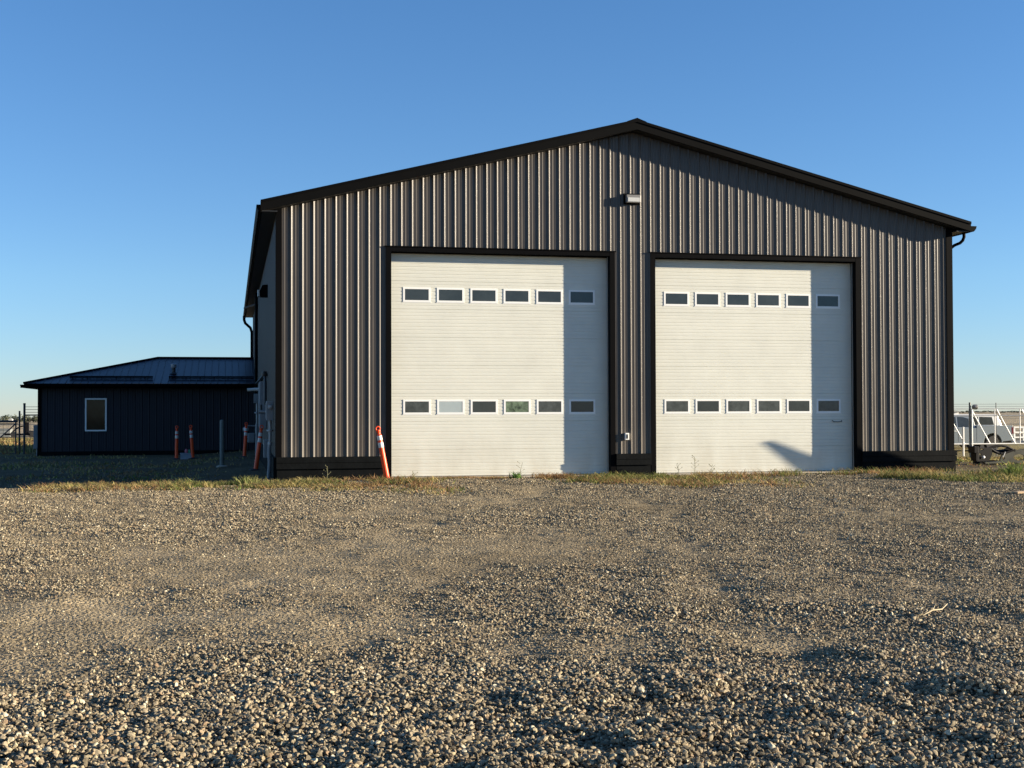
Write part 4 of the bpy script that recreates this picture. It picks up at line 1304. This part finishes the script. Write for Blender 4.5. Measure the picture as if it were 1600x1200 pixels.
# plank on the gravel at the right edge
zz = gz(12.9, 19.3)
mb = MB(); mb.bar((12.78, 19.35, zz + 0.03), (14.3, 19.6, zz + 0.04), 0.14, 0.035, 'wood'); mb.bar((12.95, 19.22, zz + 0.02), (14.2, 19.35, zz + 0.03), 0.05, 0.03, 'wood')
tag(mb.build('plank'), 'pale weathered plank on the gravel at the right edge', 'plank')
# twig
zz = gz(4.85, 8.27)
mb = MB(); mb.tube([(4.66, 8.14, gz(4.66, 8.14) + 0.03), (4.78, 8.22, zz + 0.045), (4.88, 8.27, zz + 0.04), (5.0, 8.40, zz + 0.055)], [0.002, 0.0045, 0.0045, 0.003], 'drywood', 6)
mb.tube([(4.78, 8.22, zz + 0.045), (4.85, 8.31, zz + 0.06)], [0.004, 0.002], 'drywood', 6)
tag(mb.build('twig', smooth=True), 'thin pale twig lying on the gravel', 'twig')
# unseen slab added past the right edge to shadow the right door
zz = gz(21, 26.6)
mb = MB()
mb.prism([(25.54, 2.53), (25.60, 2.51), (25.93, 1.79), (26.9, zz - 0.1), (26.35, zz - 0.1), (25.80, 1.55)], 'X', 20.95, 21.05, 'grey_post')
tag(mb.build('added_shadow_caster', bevel=0.01), 'added unseen grey slab right of the workshop, shaped to shade the right door', 'shadow caster')

# ------------------------------------------------------------------ weeds and grass
vegm = bpy.data.materials.new('weed_blade'); vegm.use_nodes = True
nt = vegm.node_tree
b = nt.nodes['Principled BSDF']
at = nt.nodes.new('ShaderNodeAttribute'); at.attribute_name = 'col'
nt.links.new(at.outputs['Color'], b.inputs['Base Color'])
b.inputs['Roughness'].default_value = 0.75
b.inputs['Specular IOR Level'].default_value = 0.15
tr_ = nt.nodes.new('ShaderNodeBsdfTranslucent'); nt.links.new(at.outputs['Color'], tr_.inputs['Color'])
mxs = nt.nodes.new('ShaderNodeMixShader'); mxs.inputs[0].default_value = 0.3
nt.links.new(b.outputs[0], mxs.inputs[1]); nt.links.new(tr_.outputs[0], mxs.inputs[2])
nt.links.new(mxs.outputs[0], nt.nodes['Material Output'].inputs['Surface'])
def blades(name, pos, hgt, wid, cols, lean=0.9, seed=1, label=None, kind='stuff', cat='weeds', curl=1.0):
    r = np.random.default_rng(seed)
    n = len(pos)
    a = r.uniform(0, 2 * np.pi, n)
    fwd = np.stack([np.cos(a), np.sin(a), np.zeros(n)], -1)
    b2 = a + np.pi / 2 + r.normal(0, 0.4, n)
    side = np.stack([np.cos(b2), np.sin(b2), np.zeros(n)], -1)
    L = np.abs(r.normal(lean, 0.35, n))[:, None]
    h = hgt[:, None]; wd = wid[:, None]
    up = np.array([0, 0, 1.0])
    p0 = pos; p1 = pos + up * h * 0.5 + fwd * h * L * 0.25; p2 = pos + up * h * 0.92 + fwd * h * L * 0.8 * curl
    V = np.stack([p0 - side * wd * 0.5, p0 + side * wd * 0.5, p1 + side * wd * 0.5, p1 - side * wd * 0.5, p2], 1).reshape(-1, 3)
    base = np.arange(n) * 5
    quads = np.stack([base, base + 1, base + 2, base + 3], -1).tolist()
    tris = np.stack([base + 3, base + 2, base + 4], -1).tolist()
    me = bpy.data.meshes.new(name); me.from_pydata(V.tolist(), [], quads + tris)
    cc = np.repeat(cols, 5, 0)
    ca = me.color_attributes.new('col', 'FLOAT_COLOR', 'POINT')
    ca.data.foreach_set('color', np.concatenate([cc, np.ones((len(cc), 1))], 1).reshape(-1).astype(np.float32))
    me.materials.append(vegm); me.update()
    o = bpy.data.objects.new(name, me); COL.objects.link(o)
    tag(o, label, cat, kind=kind)
    return o
C_GREEN = np.array([0.13, 0.17, 0.045]); C_YEL = np.array([0.40, 0.32, 0.13]); C_RUST = np.array([0.29, 0.175, 0.085]); C_OLIVE = np.array([0.22, 0.20, 0.07]); C_DARK = np.array([0.06, 0.08, 0.03])
def palette(x, y, r, gbias):
    n = fbm(x * 0.9 + 3, y * 0.9, 91, 3); m = fbm(x * 0.7 - 8, y * 0.7, 55, 3)
    k = r.uniform(0, 1, len(x))
    out = np.empty((len(x), 3))
    pg = np.clip(gbias + 2.2 * (n - 0.5), 0, 1); pr = np.clip(0.4 + 3.2 * (m - 0.5), 0, 1)
    for i in range(1):
        isg = k < pg
        isr = (~isg) & (r.uniform(0, 1, len(x)) < pr)
        out[:] = C_YEL
        out[isr] = C_RUST
        g2 = r.uniform(0, 1, len(x)) < 0.5
        out[isg & g2] = C_GREEN; out[isg & ~g2] = C_OLIVE
    return out * r.uniform(0.65, 1.35, len(x))[:, None]
def patch(name, n, x0, x1, y0f, y1f, hmin, hmax, w0, w1, gbias, seed, label, thr=0.35, nsc=1.2, lean=1.15, edge=0.3):
    r = np.random.default_rng(seed)
    x = r.uniform(x0, x1, n)
    ya = y0f(x); yb = y1f(x)
    y = ya + (yb - ya) * r.uniform(0, 1, n)
    t = (y - ya) / (yb - ya)
    f = fbm(x * nsc, y * nsc, seed + 100, 3)
    edgef = np.minimum(1, np.minimum(t, 1 - t + 0.35) / edge) * np.minimum(1, np.minimum(x - x0, x1 - x) / 0.8)
    keep = r.uniform(0, 1, n) < ss(thr - 0.12, thr + 0.2, f) * np.clip(edgef, 0, 1)
    x, y, f = x[keep], y[keep], f[keep]
    z = ground_z(x, y) - 0.005
    h = (hmin + (hmax - hmin) * r.uniform(0, 1, len(x)) ** 2.2) * (0.55 + 0.9 * f)
    wdt = r.uniform(w0, w1, len(x))
    return blades(name, np.stack([x, y, z], -1), h, wdt, palette(x, y, r, gbias), lean, seed, label)
patch('weeds', 60000, -3.9, 4.3, lambda x: 24.3 - 0.62 * np.maximum(x, 0), lambda x: np.where(x < 0.8, 27.3, 27.1), 0.02, 0.13, 0.009, 0.020, 0.34, 1, 'low rusty and olive weeds along the gravel edge left of the left door', thr=0.45, nsc=2.0, edge=0.6, lean=1.5)
patch('weeds', 38000, 6.2, 11.0, lambda x: 24.7 - 2.4 * ss(6.4, 8.6, x), lambda x: 27.2 + 0 * x, 0.02, 0.15, 0.009, 0.020, 0.52, 2, 'green and yellow weeds on the gravel between the two white doors', thr=0.42, nsc=2.0, edge=0.6, lean=1.5)
patch('weeds', 6000, 10.6, 17.0, lambda x: 26.3 - 0.5 * ss(13, 15, x), lambda x: 27.45 + 0 * x, 0.03, 0.18, 0.007, 0.015, 0.4, 3, 'sparse dry weeds at the foot of the right end of the workshop wall', thr=0.45)
patch('weeds', 32000, 13.2, 21.5, lambda x: 22.6 - 1.6 * ss(13.5, 17, x) + 2.0 * ss(14.6, 13.2, x), lambda x: 25.3 + 1.4 * ss(16.2, 17.3, x), 0.03, 0.19, 0.009, 0.02, 0.62, 4, 'thick green and rusty weeds on the ground past the right corner of the workshop', thr=0.38, nsc=1.4, edge=0.5)
patch('grass', 9000, 3.6, 6.4, lambda x: 26.6 + 0 * x, lambda x: 27.45 + 0 * x, 0.02, 0.07, 0.006, 0.012, 0.2, 9, 'short dry grass at the foot of the left white door', thr=0.5)
patch('grass', 26000, 16.9, 32, lambda x: 28.3 + 0 * x, lambda x: 46 + 0 * x, 0.03, 0.13, 0.02, 0.045, 0.35, 5, 'dry grass around the steel implement and white gate at right', thr=0.38)
patch('grass', 13000, -8, 0.6, lambda x: 28.5 + 0 * x, lambda x: 50.5 + 0 * x, 0.03, 0.12, 0.015, 0.035, 0.25, 6, 'patchy low grass in the shade before the office', thr=0.56, nsc=0.5)
patch('grass', 30000, -16, -6.9, lambda x: 53 + 0 * x, lambda x: 92 + 0 * x, 0.08, 0.3, 0.04, 0.09, 0.22, 7, 'tall yellow dry grass beyond the left gate', thr=0.3, nsc=0.3)

# single plants
def plant(x, y, n, h, spread, wd, cols, label, seed, stalk=False):
    r = np.random.default_rng(seed)
    root = thing('weed_plant', label, 'plant', (x, y, gz(x, y)), 'single weeds before the doors')
    z = gz(x, y)
    px_ = x + r.normal(0, spread * 0.3, n); py_ = y + r.normal(0, spread * 0.3, n)
    pos = np.stack([px_ - x, py_ - y, np.full(n, 0.0)], -1)
    col = cols[r.integers(0, len(cols), n)] * r.uniform(0.7, 1.3, n)[:, None]
    if not stalk:
        o = blades('foliage', pos, r.uniform(0.35, 1, n) * h, r.uniform(0.6, 1.2, n) * wd, col, 0.9, seed, kind=None, cat=None)
        o.parent = root
    else:
        mb = MB()
        mb.tube([(x, y, z), (x + r.normal(0, .02), y, z + h * 0.5), (x + r.normal(0, .04), y, z + h)], [0.006, 0.005, 0.003], 'drystalk', 5)
        for k in range(n):
            t = r.uniform(0.25, 1); a = r.uniform(0, 6.28); L = 0.05 + 0.10 * (1 - t) * h * 2
            p = Vector((x, y, z + h * t)); q_ = p + Vector((math.cos(a) * L, math.sin(a) * L, L * 0.7))
            mb.tube([p, q_], [0.004, 0.002], 'drystalk', 4)
            mb.box(q_.x - .006, q_.x + .006, q_.y - .004, q_.y + .004, q_.z - .008, q_.z + .012, 'drystalk')
        mb.build('stalk', root)
M['drystalk'] = mat('dry_stalk', (0.20, 0.19, 0.10), 0.9, noise=0.2, nscale=9)
LG = np.array([[0.08, 0.16, 0.04], [0.12, 0.2, 0.05], [0.06, 0.11, 0.03]])
plant(5.86, 26.6, 90, 0.20, 0.22, 0.022, LG, 'bushy green weed alone in front of the middle of the left white door', 31)
plant(5.95, 26.65, 3, 0.34, 0.1, 0.02, LG, 'thin tall stalk rising from the bushy green weed at the left door', 32, True)
plant(9.66, 27.2, 6, 0.26, 0.1, 0.02, LG, 'leftmost dry seed stalk before the left part of the right white door', 33, True)
plant(10.02, 27.15, 9, 0.42, 0.1, 0.02, LG, 'tallest dry seed stalk before the left part of the right white door', 34, True)
plant(10.40, 27.1, 7, 0.24, 0.1, 0.02, LG, 'rightmost dry seed stalk before the left part of the right white door', 35, True)
plant(1.95, 27.2, 5, 0.30, 0.1, 0.02, LG, 'pale seed stalk standing against the dark skirt left of the left door', 36, True)
plant(3.75, 27.0, 4, 0.20, 0.1, 0.02, LG, 'small forked stalk at the left foot of the left white door', 37, True)
plant(0.35, 26.4, 160, 0.24, 0.5, 0.02, np.array([[0.17, 0.2, 0.06], [0.24, 0.24, 0.09]]), 'pale green tuft at the lit gravel edge left of the dark skirt corner', 42)
plant(-0.9, 26.0, 110, 0.20, 0.4, 0.02, np.array([[0.17, 0.19, 0.06], [0.27, 0.24, 0.09]]), 'small yellow green tuft at the lit gravel edge in front of the grey bollard', 43)
plant(16.2, 24.6, 120, 0.42, 0.35, 0.02, np.array([[0.16, 0.22, 0.05], [0.22, 0.26, 0.08]]), 'tuft of tall bright green grass just right of the workshop corner', 38)
plant(18.4, 25.8, 260, 0.38, 0.9, 0.04, np.array([[0.03, 0.05, 0.02], [0.045, 0.06, 0.02]]), 'dark green bushy weed in front of the steel implement', 39)
plant(19.6, 26.2, 260, 0.34, 0.9, 0.04, np.array([[0.03, 0.05, 0.02], [0.045, 0.06, 0.02]]), 'second dark green bushy weed, nearer the right edge, in front of the steel implement', 40)
plant(14.0, 26.5, 120, 0.14, 0.45, 0.02, np.array([[0.45, 0.26, 0.13], [0.5, 0.33, 0.17]]), 'rusty dried weed at the foot of the skirt near the right corner', 41)
